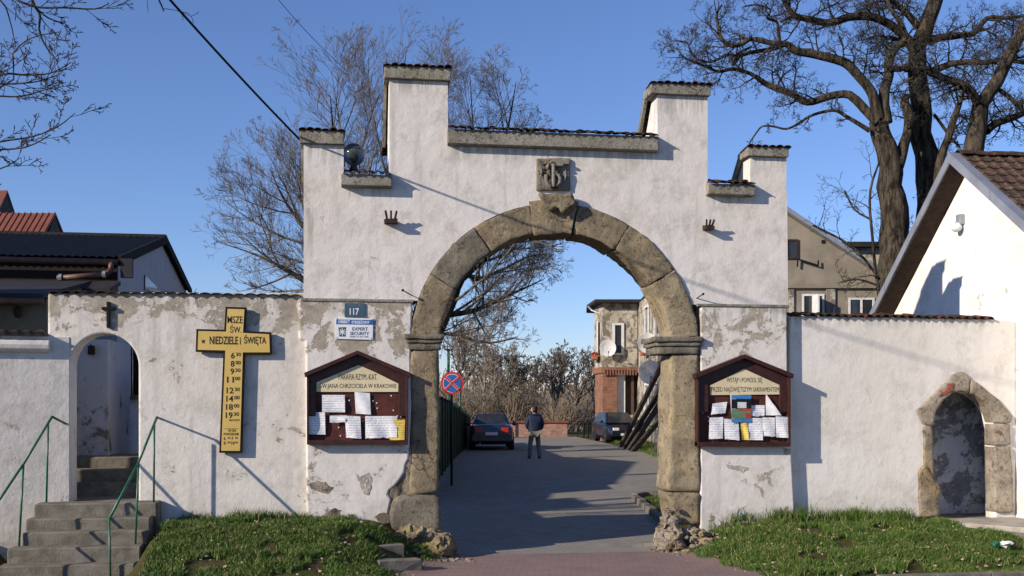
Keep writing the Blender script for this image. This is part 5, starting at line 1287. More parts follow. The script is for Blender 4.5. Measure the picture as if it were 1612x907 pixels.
# ------------------------------------------------------------------ the man (local: x right, y away, z up; feet at 0)
mn = thing('person', 'man in navy hooded jacket and grey trousers walking away down the road', 'person')
def skinmesh(name, chains, m, parent, sub=2):
    me = bpy.data.meshes.new(name); V_ = []; E_ = []; Rr = []; idx = {}
    for ch in chains:
        last = None
        for (k, p, r) in ch:
            if k not in idx: idx[k] = len(V_); V_.append(p); Rr.append(r)
            i = idx[k]
            if last is not None: E_.append((last, i))
            last = i
    me.from_pydata(V_, E_, []); o = link(name, me, m, parent)
    md = o.modifiers.new('skin', 'SKIN'); md.use_smooth_shade = True
    for i, r in enumerate(Rr): me.skin_vertices[0].data[i].radius = r if isinstance(r, tuple) else (r, r)
    me.skin_vertices[0].data[0].use_root = True
    s_ = o.modifiers.new('sub', 'SUBSURF'); s_.levels = sub; s_.render_levels = sub; return o
P_ = dict(pel=(0, 0, .95), wst=(0, .01, 1.08), chs=(0, .02, 1.30), nck=(0, .03, 1.49), hed=(-.02, .02, 1.60), top=(-.02, .02, 1.70),
          shL=(-.19, .02, 1.42), elL=(-.265, .03, 1.16), wrL=(-.20, .15, .95), shR=(.19, .02, 1.42), elR=(.255, -.02, 1.16), wrR=(.22, .12, .94),
          hpL=(-.09, 0, .92), knL=(-.14, .05, .50), anL=(-.17, -.02, .09), toL=(-.20, .14, .04), hpR=(.09, 0, .92), knR=(.13, .06, .50), anR=(.16, -.06, .09), toR=(.17, .11, .04))
def pt(k, r, dz=0): return (k, P_[k], r)
body = skinmesh('body', [[pt('pel', (.13, .10)), pt('wst', (.12, .09)), pt('chs', (.15, .10)), pt('nck', .05), pt('hed', (.045, .05)), ('top', (-.02, .015, 1.655), (.03, .035))],
    [pt('chs', .15), pt('shL', .06), pt('elL', .045), pt('wrL', .032)], [pt('chs', .15), pt('shR', .06), pt('elR', .045), pt('wrR', .032)],
    [pt('pel', .13), pt('hpL', .085), pt('knL', .058), pt('anL', .04), pt('toL', .035)], [pt('pel', .13), pt('hpR', .085), pt('knR', .058), pt('anR', .04), pt('toR', .035)]], M['skin'], mn)
for sx, k in ((-1, 'L'), (1, 'R')):
    w_ = Vector(P_['wr' + k]); ch = []
    palm = (w_ + Vector((-sx * .02, .07, -.03)))
    chains = [[('w', tuple(w_), .026), ('p', tuple(palm), (.036, .018))]]
    for f in range(4):
        b0 = palm + Vector((0, .02, .03 - f * .02)); chains.append([('p', tuple(palm), .03), ('f%da' % f, tuple(b0 + Vector((-sx * .008, .02, 0))), .009), ('f%db' % f, tuple(b0 + Vector((-sx * .03, .045 - .004 * abs(f - 1), -.005))), .008), ('f%dc' % f, tuple(b0 + Vector((-sx * .05, .04, -.012))), .007)])
    chains.append([('p', tuple(palm), .03), ('ta', tuple(palm + Vector((-sx * .015, -.01, .035))), .011), ('tb', tuple(palm + Vector((-sx * .03, .015, .055))), .009)])
    skinmesh('hand', chains, M['skin'], mn, 1)
jk = skinmesh('jacket', [[('pel', (0, 0, .85), (.205, .16)), ('w', (0, .01, .98), (.225, .165)), ('wst', (0, .0, 1.12), (.23, .17)), ('chs', (0, .0, 1.30), (.215, .16)), ('n', (0, .0, 1.42), (.15, .12)), ('c', (0, .01, 1.49), (.08, .08))],
    [('chs', 0, .17), ('shL', (-.18, .02, 1.40), .088), ('elL', (-.255, .03, 1.17), .09), ('wrL', (-.20, .12, .99), .07)],
    [('chs', 0, .17), ('shR', (.18, .02, 1.40), .088), ('elR', (.25, -.02, 1.17), .09), ('wrR', (.22, .08, .97), .07)]], M['jacket'], mn)
skinmesh('hood', [[('a', (-.10, -.07, 1.45), .05), ('b', (0, -.11, 1.43), .07), ('c', (.10, -.07, 1.45), .05)], [('b', 0, .07), ('d', (0, -.10, 1.50), .055)]], M['jacket'], jk)
tz = skinmesh('trousers', [[('p', (0, 0, .92), (.175, .14)), ('hL', (-.09, 0, .86), .105), ('kL', (-.14, .05, .50), .082), ('aL', (-.17, -.01, .12), .072), ('bL', (-.17, -.01, .05), .07)],
    [('p', 0, .14), ('hR', (.09, 0, .86), .105), ('kR', (.13, .06, .50), .082), ('aR', (.16, -.05, .12), .072), ('bR', (.16, -.05, .05), .07)]], M['trousers'], mn)
for sx, k in ((-1, 'L'), (1, 'R')):
    a_ = Vector(P_['an' + k]); skinmesh('shoe', [[('a', (a_.x, a_.y - .06, .045), .042), ('b', (a_.x, a_.y, .06), .048), ('c', (a_.x - .01, a_.y + .12, .04), (.045, .036)), ('d', (a_.x - .015, a_.y + .19, .032), (.036, .026))]], M['shoe'], mn, 1)
# head turned to the left: nose, ears, eyes, mouth, hair
hd_ = Vector((-.02, .015, 1.625)); fdir = Vector((-.92, .38, 0)).normalized(); fs = Vector((-fdir.y, fdir.x, 0))
bm = B(); bmesh.ops.create_uvsphere(bm, u_segments=20, v_segments=14, radius=.1, matrix=Matrix.Translation(hd_) @ Matrix.Diagonal((.95, .82, 1.2, 1)))
for v in bm.verts:
    d_ = v.co - hd_
    if d_.z < -.04: v.co = hd_ + Vector((d_.x * .8, d_.y * .8, d_.z)) + fdir * .012
obj('head', bm, M['skin'], body, smooth=True)
def on(f, s_, z): return hd_ + fdir * f + fs * s_ + Vector((0, 0, z))
bm = B(); cyl(bm, on(.085, 0, .025), on(.112, 0, -.018), .008, 8, .015); obj('nose', bm, M['skin'], body, smooth=True)
for s_ in (-1, 1):
    obj('ear', sphere(B(), on(-.005, s_ * .083, .0), .028, 10, 8, (.7, .5, 1.2)), M['skin'], body, smooth=True); obj('eye', sphere(B(), on(.083, s_ * .032, .02), .011, 8, 6), M['black'], body, smooth=True)
obj('mouth', sphere(B(), on(.088, 0, -.05), .018, 8, 6, (.6, 1, .25)), M['flower'], body, smooth=True)
bm = B(); bmesh.ops.create_uvsphere(bm, u_segments=20, v_segments=14, radius=.112, matrix=Matrix.Translation(hd_ - fdir * .016 + Vector((0, 0, .016))) @ Matrix.Diagonal((.95, .88, 1.15, 1)))
dl = [v for v in bm.verts if (v.co - hd_).dot(fdir) > .055 and (v.co.z - hd_.z) < .07 or (v.co.z - hd_.z) < -.085]
bmesh.ops.delete(bm, geom=dl, context='VERTS'); roughen(bm, .006, 30, 0, 1, 2, .003); o = obj('hair', bm, M['hair'], mn, smooth=True)
pm = W(.75, 36.3, 0); mn.location = (pm.x, pm.y, H(pm.x, pm.y) + .012); mn.rotation_euler = (0, 0, -YAW + R(8))
# ------------------------------------------------------------------ trees
def limb(tt, tc, pts, sp, dep, nkids, L0, spread=(35, 80), lev=1, dj=.5, up=.1, dslope=0.0, kfrom=.12, smooth_n=3):
    """pts: (px, py, width_px); a bough with real thickness; children grow from it in all directions"""
    wp = []
    off = rnd.uniform(-dj, dj)
    for i, (px, py, wd) in enumerate(pts):
        d = dep + dslope * i / max(1, len(pts) - 1) + (off * i / len(pts) if i else 0)
        wp.append((atd(px, py, d), wd * (.88 if wd > 15 else 1) / 2 / FPX * d))
    # Catmull-Rom smoothing
    P = []; Rr = []
    n_ = len(wp)
    for i in range(n_ - 1):
        p0 = wp[max(i - 1, 0)][0]; p1 = wp[i][0]; p2 = wp[i + 1][0]; p3 = wp[min(i + 2, n_ - 1)][0]
        for k in range(smooth_n):
            t = k / smooth_n
            q = .5 * ((2 * p1) + (p2 - p0) * t + (2 * p0 - 5 * p1 + 4 * p2 - p3) * t * t + (-p0 + 3 * p1 - 3 * p2 + p3) * t ** 3)
            P.append(q); Rr.append(wp[i][1] * (1 - t) + wp[i + 1][1] * t)
    P.append(wp[-1][0]); Rr.append(wp[-1][1])
    Pn = [p + Vector(noise.noise_vector(p * 1.7)) * r * .45 for p, r in zip(P, Rr)]
    tt.add([tuple(p) for p in Pn], Rr, 12 if max(Rr) > .15 else 7)
    for c in range(nkids):
        f = kfrom + (1 - kfrom) * (c + rnd.random()) / nkids; i = min(len(P) - 2, int(f * (len(P) - 1)))
        dd = (P[i + 1] - P[i]).normalized(); side = dd.cross(rv()).normalized(); a = R(rnd.uniform(*spread))
        nd = dd * math.cos(a) + side * math.sin(a) + Vector((0, 0, up))
        grow(tt, tc, P[i], nd, L0 * rnd.uniform(.6, 1.2), min(Rr[i] * .55, sp['r1']), lev, sp)
    return P, Rr

# locusts behind the white house: gnarled, contorted twigs
spL = dict(seg=[.25, .16, .12, .10, .09], wig=[.28, .34, .36, .34, .30], trop=[.0, .0, .0, .0, .0], taper=.8, rmin=.0042, rsplit=.05, max=4, kids=[6, 7, 6, 4, 0], **{'from': [.2, .12, .1, .1]},
           ang=[(30, 75), (35, 75), (30, 70), (30, 70)], len=[.7, .62, .6, .55], rr=.5, r1=.04)
def locust(label, trunk, limbs, dep, base_d=None):
    t = thing('locust_tree', label, 'tree', atd(trunk[0][0], 690, dep), 'bare locust trees behind the white house')
    tt, tc = Tubes(), Tubes()
    limb(tt, tc, trunk, spL, dep, 3, .9, dj=.2)
    for (pts, nk, L0, ds) in limbs:
        limb(tt, tc, pts, spL, dep, nk, L0, dj=.4, dslope=ds, kfrom=.15)
    tt.build('trunk', M['bark'], t); tc.build('crown', M['bark_twig'], t)
c8 = lambda l: [(1020 + a / 2.667, b / 2.667, w_) for a, b, w_ in l]
locust('left locust with a forked trunk and long boughs reaching over the gateway', [(1412, 700, 70), (1410, 560, 62), (1408, 470, 56), (1406, 400, 52), (1405, 330, 48), (1402, 275, 42), (1395, 240, 38), (1386, 208, 34), (1380, 187, 30)], [
    (c8([(960, 510, 22), (930, 480, 17), (850, 400, 13), (770, 405, 12), (690, 430, 11), (640, 420, 11), (590, 390, 10), (540, 370, 10), (490, 350, 9), (430, 310, 6), (360, 290, 6), (300, 300, 5), (250, 282, 4.5), (200, 262, 4), (150, 240, 3), (120, 200, 2)]), 22, 1.0, .8),
    (c8([(965, 500, 22), (955, 440, 19), (930, 370, 17), (880, 310, 16), (830, 270, 15), (780, 250, 14), (700, 225, 13), (620, 215, 12), (590, 190, 10), (560, 183, 9), (500, 178, 8), (430, 163, 8), (400, 180, 7), (350, 193, 7), (310, 165, 6), (296, 110, 5), (288, 60, 4), (310, 20, 3)]), 22, 1.0, -.8),
    (c8([(570, 188, 7), (520, 205, 7), (430, 222, 6.5), (380, 236, 6), (330, 230, 4.5), (270, 260, 4), (210, 250, 3.5), (180, 220, 3), (165, 180, 2.5), (110, 170, 2)]), 13, .75, .4),
    (c8([(385, 236, 5), (360, 270, 5), (380, 225, 4), (430, 200, 3)]), 4, .5, .2),
    (c8([(555, 178, 6), (548, 130, 5), (540, 90, 4.5), (500, 75, 4), (515, 40, 3), (450, 20, 3), (400, 30, 2)]), 9, .7, -.4),
    (c8([(930, 550, 8), (880, 520, 7), (830, 490, 6), (790, 466, 5), (740, 470, 5), (680, 490, 4.5), (630, 520, 4), (580, 542, 3.5), (530, 532, 3.2), (480, 530, 3), (450, 565, 2.6), (425, 604, 2)]), 7, .4, .3),
    (c8([(1000, 520, 24), (990, 440, 20), (995, 380, 19), (1005, 320, 17), (1010, 270, 15), (1040, 210, 12), (1080, 165, 10), (1060, 100, 8), (1020, 40, 6), (1000, -20, 5)]), 14, 1.0, .5),
    (c8([(1010, 290, 10), (1060, 290, 10), (1100, 270, 8), (1150, 220, 6)]), 4, .7, .5),
    (c8([(1040, 700, 24), (1065, 640, 20), (1090, 560, 17), (1100, 490, 15), (1080, 430, 14), (1095, 400, 8)]), 3, .6, .4),
], 32.0)
locust('tall middle locust with furrowed straight trunk', [(1468, 700, 60), (1466, 500, 54), (1465, 400, 50), (1462, 322, 46), (1459, 262, 42), (1451, 187, 36), (1445, 112, 32), (1446, 75, 30), (1459, 37, 28), (1470, 0, 26), (1476, -60, 22), (1470, -160, 14)], [
    (c8([(1110, 180, 16), (1060, 140, 14), (1010, 100, 13), (960, 75, 13), (900, 65, 13), (840, 80, 13), (780, 96, 12), (720, 92, 11), (660, 80, 10), (615, 62, 9), (590, 30, 8), (570, 0, 7), (550, -40, 5)]), 18, 1.1, -1.0),
    (c8([(615, 68, 6), (580, 80, 5), (555, 92, 4)]), 3, .5, -.2),
    (c8([(1180, 180, 14), (1240, 155, 12), (1300, 148, 11), (1370, 140, 9), (1420, 80, 8), (1500, 75, 6), (1579, 65, 5)]), 16, 1.1, .6),
    (c8([(1170, 300, 12), (1220, 290, 11), (1280, 268, 10), (1350, 258, 9), (1420, 262, 8), (1500, 250, 7), (1600, 270, 6)]), 14, 1.0, -.6),
    (c8([(1130, 110, 12), (1080, 50, 10), (1030, 10, 8), (980, -40, 6)]), 9, 1.0, .5),
    (c8([(1100, 200, 8), (1060, 170, 7), (1020, 160, 5), (960, 150, 3), (900, 170, 2)]), 12, .9, .8),
    (c8([(1200, 480, 5), (1260, 560, 5), (1310, 620, 4)]), 3, .5, .2),
], 33.0)
locust('right locust with leaning forked trunk rising over the tiled roof', [(1520, 700, 56), (1524, 400, 48), (1526, 300, 40), (1528, 247, 36), (1538, 200, 32), (1545, 161, 28)], [
    (c8([(1400, 440, 26), (1440, 380, 24), (1480, 310, 23), (1520, 230, 22), (1560, 150, 20), (1600, 60, 18), (1650, -60, 14)]), 12, 1.1, .5),
    (c8([(1390, 440, 16), (1360, 390, 14), (1320, 355, 13), (1260, 335, 12), (1200, 315, 11), (1150, 290, 9), (1080, 300, 5)]), 14, 1.0, -.8),
    (c8([(1420, 550, 14), (1460, 520, 12), (1520, 500, 11), (1600, 465, 9)]), 8, .8, .5),
    (c8([(1480, 380, 8), (1520, 410, 7), (1570, 460, 6)]), 5, .7, .3),
], 31.0)
t = thing('locust_tree', 'slim young locust stem between the middle and right trunks', 'tree', atd(1479, 690, 32.5), 'bare locust trees behind the white house')
tt, tc = Tubes(), Tubes(); limb(tt, tc, c8([(1180, 1500, 16), (1205, 900, 14), (1225, 690, 13), (1260, 580, 12), (1290, 480, 11), (1312, 420, 8), (1330, 360, 5)]), spL, 32.5, 14, 1.0); tt.build('trunk', M['bark'], t); tc.build('crown', M['bark_twig'], t)
# sapling left of the trunks with drooping thin branches
t = thing('young_tree', 'thin straggly young tree in front of the beige house', 'tree', atd(1384, 690, 29), None)
tt, tc = Tubes(), Tubes()
spY = dict(spL); spY.update(kids=[6, 5, 4, 0], max=3, len=[.6, .55, .5, .5], r1=.03, wig=[.2, .28, .3, .35, .4])
limb(tt, tc, [(1392, 620, 6), (1386, 480, 5.5), (1378, 420, 5), (1371, 350, 4.5), (1370, 300, 4), (1384, 255, 3), (1388, 232, 2)], spY, 29, 7, .9)
limb(tt, tc, [(1385, 440, 4), (1350, 395, 4), (1310, 370, 3.5), (1280, 355, 3)], spY, 29, 9, .8)
limb(tt, tc, [(1370, 345, 3.5), (1345, 330, 3), (1330, 300, 2.5)], spY, 29, 5, .8)
limb(tt, tc, [(1384, 450, 4), (1350, 440, 3), (1320, 445, 2)], spY, 29, 7, .6)
tt.build('trunk', M['bark'], t); tc.build('crown', M['bark_twig'], t)

# big tree behind the gateway
def ell(c, rx, ry, rz):
    def f(q): return ((q.x - c.x) / rx) ** 2 + ((q.y - c.y) / ry) ** 2 + ((q.z - c.z) / rz) ** 2 < 1
    return f
cc = atd(610, 318, 39)
DT = 39.0
spM = dict(seg=[.9, .55, .4, .3, .3], wig=[.10, .12, .12, .10, .09], trop=[.05, .07, .07, .08, .08], taper=.8, rmin=.0048, rsplit=.06, max=4, kids=[7, 8, 8, 5, 0], **{'from': [.15, .15, .15, .15]},
           ang=[(25, 55), (20, 50), (22, 50), (22, 45)], len=[.7, .66, .64, .62], rr=.45, r1=.06, env=ell(cc, 6.2, 5.2, 5.9))
t = thing('bare_tree', 'large bare tree with budding twigs rising behind the left half of the gateway', 'tree', atd(645, 735, DT))
tt, tc = Tubes(), Tubes()
limb(tt, tc, [(645, 740, 46), (648, 660, 40), (655, 590, 34), (672, 545, 27), (700, 495, 22), (718, 455, 18), (735, 410, 15), (748, 350, 12), (752, 280, 6), (745, 200, 2.2), (740, 120, 1)], spM, DT, 16, 4.2, (25, 60), up=.25, kfrom=.3)
limb(tt, tc, [(650, 640, 26), (630, 560, 22), (610, 470, 18), (600, 380, 14), (610, 280, 7), (625, 180, 2.8), (640, 80, 1)], spM, DT, 15, 4.2, (25, 60), up=.25, dslope=-1.5, kfrom=.25)
limb(tt, tc, [(630, 570, 18), (580, 500, 15), (530, 430, 12), (490, 370, 9), (450, 320, 4), (425, 265, 1)], spM, DT, 15, 3.2, (25, 65), up=.1, dslope=.8, kfrom=.2)
limb(tt, tc, [(580, 510, 12), (520, 470, 10), (460, 430, 8), (400, 400, 3), (345, 382, 1)], spM, DT, 14, 2.6, (25, 70), up=.1, dslope=1.8, kfrom=.2)
limb(tt, tc, [(600, 420, 12), (560, 330, 10), (530, 240, 5), (520, 150, 1)], spM, DT, 12, 3.0, (25, 60), up=.2, dslope=-1.5)
limb(tt, tc, [(722, 445, 11), (770, 400, 9), (815, 375, 7), (850, 372, 3), (880, 378, 1)], spM, DT, 13, 2.2, (25, 70), up=.05, dslope=-1)
limb(tt, tc, [(700, 495, 10), (745, 490, 8), (790, 470, 6), (830, 452, 3), (855, 440, 1.5)], spM, DT, 16, 2.0, (25, 75), up=.0, dslope=1)
limb(tt, tc, [(680, 525, 6), (720, 528, 5), (770, 540, 3.5), (815, 530, 1.5)], spM, DT, 14, 2.0, (25, 75), up=.0, dslope=-.5)
limb(tt, tc, [(735, 415, 9), (745, 440, 7), (780, 430, 6), (830, 405, 3), (860, 400, 1)], spM, DT, 12, 1.8, (25, 75), up=.0, dslope=1.5)
limb(tt, tc, [(750, 330, 8), (780, 260, 7), (800, 200, 3.5), (812, 130, 1)], spM, DT, 10, 2.6, (25, 60), up=.2, dslope=1.5)
tt.build('trunk', M['bark'], t); tc.build('crown', M['bark_grey'], t)

# tree outside the left edge whose bough tips enter the picture
spN = dict(seg=[.5, .25, .18, .12], wig=[.12, .17, .22, .25], trop=[.02, .02, .02, .02], taper=.8, rmin=.005, rsplit=.06, max=3, kids=[6, 6, 4, 0], **{'from': [.2, .15, .15]}, ang=[(20, 50), (20, 55), (25, 60)], len=[.5, .5, .5], rr=.6, r1=.03)
t = thing('bare_tree', 'bare tree beyond the left edge with fine drooping twigs in the upper left sky', 'tree', atd(-440, 720, 15.5))
tt, tc = Tubes(), Tubes(); DN_ = 15.5
limb(tt, tc, [(-440, 760, 44), (-435, 560, 38), (-440, 380, 30), (-430, 200, 22), (-400, 0, 16), (-360, -200, 10), (-330, -500, 4)], spN, DN_, 6, 1.6)
for pts, nk in (([(-440, 330, 14), (-200, 220, 9), (-60, 150, 6), (0, 118, 3.5), (40, 118, 3), (80, 115, 2.2), (112, 98, 1.4)], 11),
                ([(-430, 280, 10), (-120, 160, 7), (-40, 135, 4), (20, 132, 3), (60, 128, 2), (90, 118, 1.4)], 9),
                ([(-440, 430, 10), (-120, 270, 7), (-40, 235, 4.5), (0, 223, 3), (50, 215, 2.4), (90, 200, 2), (118, 178, 1.2)], 8),
                ([(-440, 420, 8), (-100, 260, 5), (-20, 238, 3), (40, 232, 2.4), (80, 212, 1.6)], 7),
                ([(-430, 200, 10), (-200, 40, 7), (-20, -20, 5), (30, 2, 4), (62, 12, 3.4), (100, 12, 3), (150, 14, 2.2), (172, 5, 1.4)], 7),
                ([(-400, -90, 8), (-40, -60, 6), (30, -30, 5), (55, 10, 4.5), (63, 25, 4), (62, 45, 3.4), (68, 65, 3), (80, 84, 2), (92, 98, 1.2)], 5),
                ([(58, 14, 3), (75, 28, 2.4), (100, 38, 1.6)], 3), ([(-400, -60, 7), (-60, -40, 5), (0, 0, 3), (15, 30, 2), (25, 75, 1.2)], 4),
                ([(-430, 240, 6), (-20, 150, 3), (20, 85, 2.4), (50, 60, 1.8), (95, 50, 1.2)], 4), ([(-430, 300, 7), (-60, 160, 5), (-10, 152, 3), (30, 152, 2.4), (70, 142, 1.8), (100, 130, 1)], 7),
                ([(-438, 460, 7), (-100, 300, 4), (-30, 275, 2.5), (10, 262, 2), (32, 248, 1.2)], 4)):
    limb(tt, tc, pts, spN, DN_, nk, .42, (20, 55), lev=1, up=.05, dj=.3)
limb(tt, tc, [(-360, -200, 9), (0, -160, 8), (200, -60, 6), (235, -25, 4), (250, 0, 3), (258, 18, 2)], spN, DN_, 5, .4, lev=2)
tt.build('trunk', M['bark'], t); tc.build('crown', M['bark_twig'], t)
# small bush top peeking over the left wall
def shrub(label, lat, dep, h, wd, m, n=70, group=None, name='shrub', z0=.4, rmin=.006, kids=(5, 4, 3)):
    t = thingc(name, label, 'shrub' if name == 'shrub' else 'tree', lat, dep, z0, group)
    c0 = Vector((lat, dep, z0))
    sp = dict(seg=[.45, .3, .2, .2], wig=[.14, .18, .22, .25], trop=[.04, .05, .04, .02], taper=.8, rmin=rmin, rsplit=.07, max=3, kids=list(kids) + [0], **{'from': [.15, .15, .15]}, ang=[(20, 55), (20, 55), (25, 60)], len=[.55, .5, .5], rr=.6, r1=.05,
              env=lambda q: ((q.x - lat) / wd) ** 2 + ((q.y - dep) / wd) ** 2 + ((q.z - z0 - h * .5) / (h * .52)) ** 2 < 1)
    tt, tc = Tubes(), Tubes()
    for _ in range(n):
        a = rnd.uniform(0, 6.28); rr = rnd.random() ** .5 * wd * .45
        grow(tt, tc, c0 + Vector((math.cos(a) * rr, math.sin(a) * rr, 0)), Vector((math.cos(a) * .35 * rr / wd * 3, math.sin(a) * .35 * rr / wd * 3, 1)), h * rnd.uniform(.6, 1.0), rmin * 3.2, 1, sp)
    off = OFF[t.name]
    if tt.d: tt.build('stems', m, t)
    tc.build('twigs', m, t)
    return t
shrub('tip of a dark shrub just showing over the left wall', -8.3, 30, 4.9, .9, M['bark_twig'], 10)
# thicket and trees closing the view through the arch
tg = 'bare thicket trees beyond the brick wall'
def dtree(label, px, ptop, dep, hw_px, m, n, forks=None, name='thicket_tree', wtr=7, seedb=None):
    a = ld_(px, ptop, dep); h = a.z - .3; wd = hw_px / FPX * dep
    t = thingc(name, label, 'tree', a.x, dep, .3, tg)
    sp = dict(seg=[.9, .6, .45, .35], wig=[.09, .14, .18, .22], trop=[.03, .05, .04, .02], taper=.8, rmin=.016 * dep / 70, rsplit=min(.09, wtr / 2 / FPX * dep * .8), max=4, kids=[n, 6, 5, 4, 0], **{'from': [.18, .15, .15, .1]}, ang=[(25, 55), (22, 55), (25, 60), (25, 60)], len=[.5, .52, .5, .5], rr=.5, r1=.1,
              env=lambda q: ((q.x - a.x) / wd) ** 2 + ((q.y - dep) / wd) ** 2 < 1 and q.z < a.z)
    tt, tc = Tubes(), Tubes()
    grow(tt, tc, (a.x, dep, .2), (rnd.uniform(-.05, .05), 0, 1), h, wtr / 2 / FPX * dep, 0, sp)
    if forks:
        for k in range(forks): grow(tt, tc, (a.x, dep, .3 + h * .2 + k * .4), (rnd.uniform(-.5, .5), rnd.uniform(-.5, .5), 1), h * .8, wtr / 3.2 / FPX * dep, 0, sp)
    tt.build('trunk', m, t); tc.build('crown', m, t)
dtree('pale birch with a straight whitish trunk left of the thicket', 759, 485, 72, 34, M['bark_birch'], 16, 0, 'birch_tree', 3.2)
dtree('second pale birch behind the first', 781, 470, 82, 26, M['bud'], 14, 0, 'birch_tree', 2.6)
dtree('bare tree just above the no stopping sign', 722, 500, 68, 32, M['bark_grey'], 14, 1)
dtree('bare tree rising between sign and birch', 740, 520, 88, 34, M['bud'], 14, 1)
dtree('wide spreading tree with crooked forks right of the thicket', 872, 558, 80, 40, M['bark_grey'], 14, 2, wtr=8)
dtree('spreading bare tree with twin stems beside the house corner', 905, 560, 84, 36, M['bark_grey'], 14, 2, wtr=7)
dtree('thin tree against the edge of the propped house', 935, 560, 95, 26, M['bark_grey'], 12, 1)
dtree('tangled round tree at the middle of the thicket', 805, 560, 76, 38, M['bark_brown'], 18, 3)
dtree('brown tree left of the tangled round one', 778, 575, 84, 36, M['bark_brown'], 16, 2)
dtree('brown tree right of the tangled round one', 838, 575, 84, 36, M['bark_brown'], 16, 2)
lb_ = ['brown thicket shrub behind the left end of the brick wall', 'brown thicket shrub behind the sedan roof', 'brown thicket shrub behind the sedan boot', 'brown thicket shrub left of the man', 'brown thicket shrub behind the man', 'brown thicket shrub behind the brick wall middle', 'brown thicket shrub at the right end of the brick wall', 'brown thicket shrub behind the bar gate', 'brown thicket shrub behind the hatchback']
for i, px in enumerate((715, 742, 768, 793, 820, 848, 875, 902, 930)):
    dep = 70 + (i % 3) * 6; a = ld_(px, (600, 606, 596, 590, 592, 612, 622, 628, 625)[i] + (i * 37 % 9), dep)
    shrub(lb_[i], a.x, dep, a.z - .3, 1.7, (M['bark_brown'], M['bark_grey'], M['bud'])[i % 3], 40, 'brown thicket shrubs beyond the yard', rmin=.013, z0=.3)
# far wooded belt: one mass nobody could count
def belt():
    tt = Tubes(); sp = None
    for i in range(5000):
        px = rnd.uniform(660, 960); dep = rnd.uniform(100, 150); lat = (px - PX0) / FPX * dep; z = rnd.uniform(0, 1) ** .8 * (2.2 + 1.6 * noise.noise(Vector((px * .03, 3, 0))) ) 
        p = Vector((lat, dep, z)); d_ = Vector((rnd.uniform(-.5, .5), 0, 1)); L_ = rnd.uniform(.8, 2.0)
        q = p + d_ * L_ * .5; e = q + (d_ + Vector((rnd.uniform(-.3, .3), 0, 0))) * L_ * .5
        tt.add([tuple(W(*v)) for v in (p, q, e)], [.05, .035, .02], 3)
    for i in range(7000):
        dep = rnd.uniform(160, 240); lat = rnd.uniform(-150, 160); z = rnd.uniform(0, 4)
        p = Vector((lat, dep, z)); d_ = Vector((rnd.uniform(-.5, .5), 0, 1)); L_ = rnd.uniform(2, 4)
        tt.add([tuple(W(*v)) for v in (p, p + d_ * L_ * .5, p + d_ * L_)], [.16, .12, .06], 3)
    tag(tt.build('far_wood', M['bark_brown']), 'distant brown belt of bare woodland closing the view through the arch', 'woodland', None, 'stuff')
belt()

# ------------------------------------------------------------------ grass: blade sheets
def blades(name, label, pts, hmin, hmax, kind='stuff', tall=None, lean=.5):
    n = len(pts); P = np.array(pts); tall = np.array([.55 + .9 * max(0, .5 + noise.noise(Vector((p[0] * 2.7, p[1] * 2.7, 2)))) for p in pts]); h = np.random.uniform(hmin, hmax, n) * (tall if tall is not None else 1.0)
    a = np.random.uniform(0, 2 * np.pi, n); w_ = np.random.uniform(.003, .0065, n); la = np.random.uniform(0, 2 * np.pi, n); l = np.random.uniform(.1, lean, n) * h
    dx, dy = np.cos(a) * w_, np.sin(a) * w_; lx, ly = np.cos(la) * l, np.sin(la) * l
    V = np.empty((n, 5, 3))
    V[:, 0] = P - np.stack([dx, dy, np.zeros(n)], 1); V[:, 1] = P + np.stack([dx, dy, np.zeros(n)], 1)
    V[:, 2] = P + np.stack([dx * .8 + lx * .35, dy * .8 + ly * .35, h * .6], 1); V[:, 3] = P + np.stack([-dx * .8 + lx * .35, -dy * .8 + ly * .35, h * .6], 1)
    V[:, 4] = P + np.stack([lx, ly, h * .95], 1)
    me = bpy.data.meshes.new(name); me.vertices.add(n * 5); me.vertices.foreach_set('co', V.ravel())
    b = np.arange(n)[:, None] * 5
    L = np.concatenate([b + np.array([0, 1, 2, 3]), b + np.array([3, 2, 4])], 1).ravel(); me.loops.add(len(L)); me.loops.foreach_set('vertex_index', L.astype(np.int32))
    ls = np.stack([np.arange(n) * 7, np.arange(n) * 7 + 4], 1).ravel(); me.polygons.add(n * 2); me.polygons.foreach_set('loop_start', ls.astype(np.int32)); me.update(calc_edges=True)
    ca = me.color_attributes.new('tint', 'FLOAT_COLOR', 'POINT'); col = np.ones((n, 5, 4)); col[:, :, 0] = np.random.rand(n)[:, None]; col[:, :, 1] = np.random.rand(n)[:, None]; ca.data.foreach_set('color', col.ravel())
    return tag(link(name, me, M['grass']), label, 'grass', None, kind)
def scatter(x0, x1, y0, y1, n, ok):
    X_ = np.random.uniform(x0, x1, n); Y_ = np.random.uniform(y0, y1, n); out = []
    for x, y in zip(X_, Y_):
        if ok(x, y): out.append((x, y, H(x, y) - .04))
    return out
def okL(x, y):
    if x > xeL(y) - .12 - .10 * noise.noise(Vector((y * 3, 0, 0))): return False
    if x < -5.72 + .0 * y: return False
    if noise.noise(Vector((x * 2.1, y * 2.1, 4))) + .4 * noise.noise(Vector((x * 9, y * 9, 4))) < -.30 + .12 * (y < -2.2): return False
    if y > -.42 and x > -3.0 - .3 * noise.noise(Vector((x * 4, 1, 1))): return False
    if -1.30 < y < -.95 and -2.85 < x < -1.9: return False
    if -2.0 < y < -1.6 and -2.7 < x < -1.9: return False
    return True
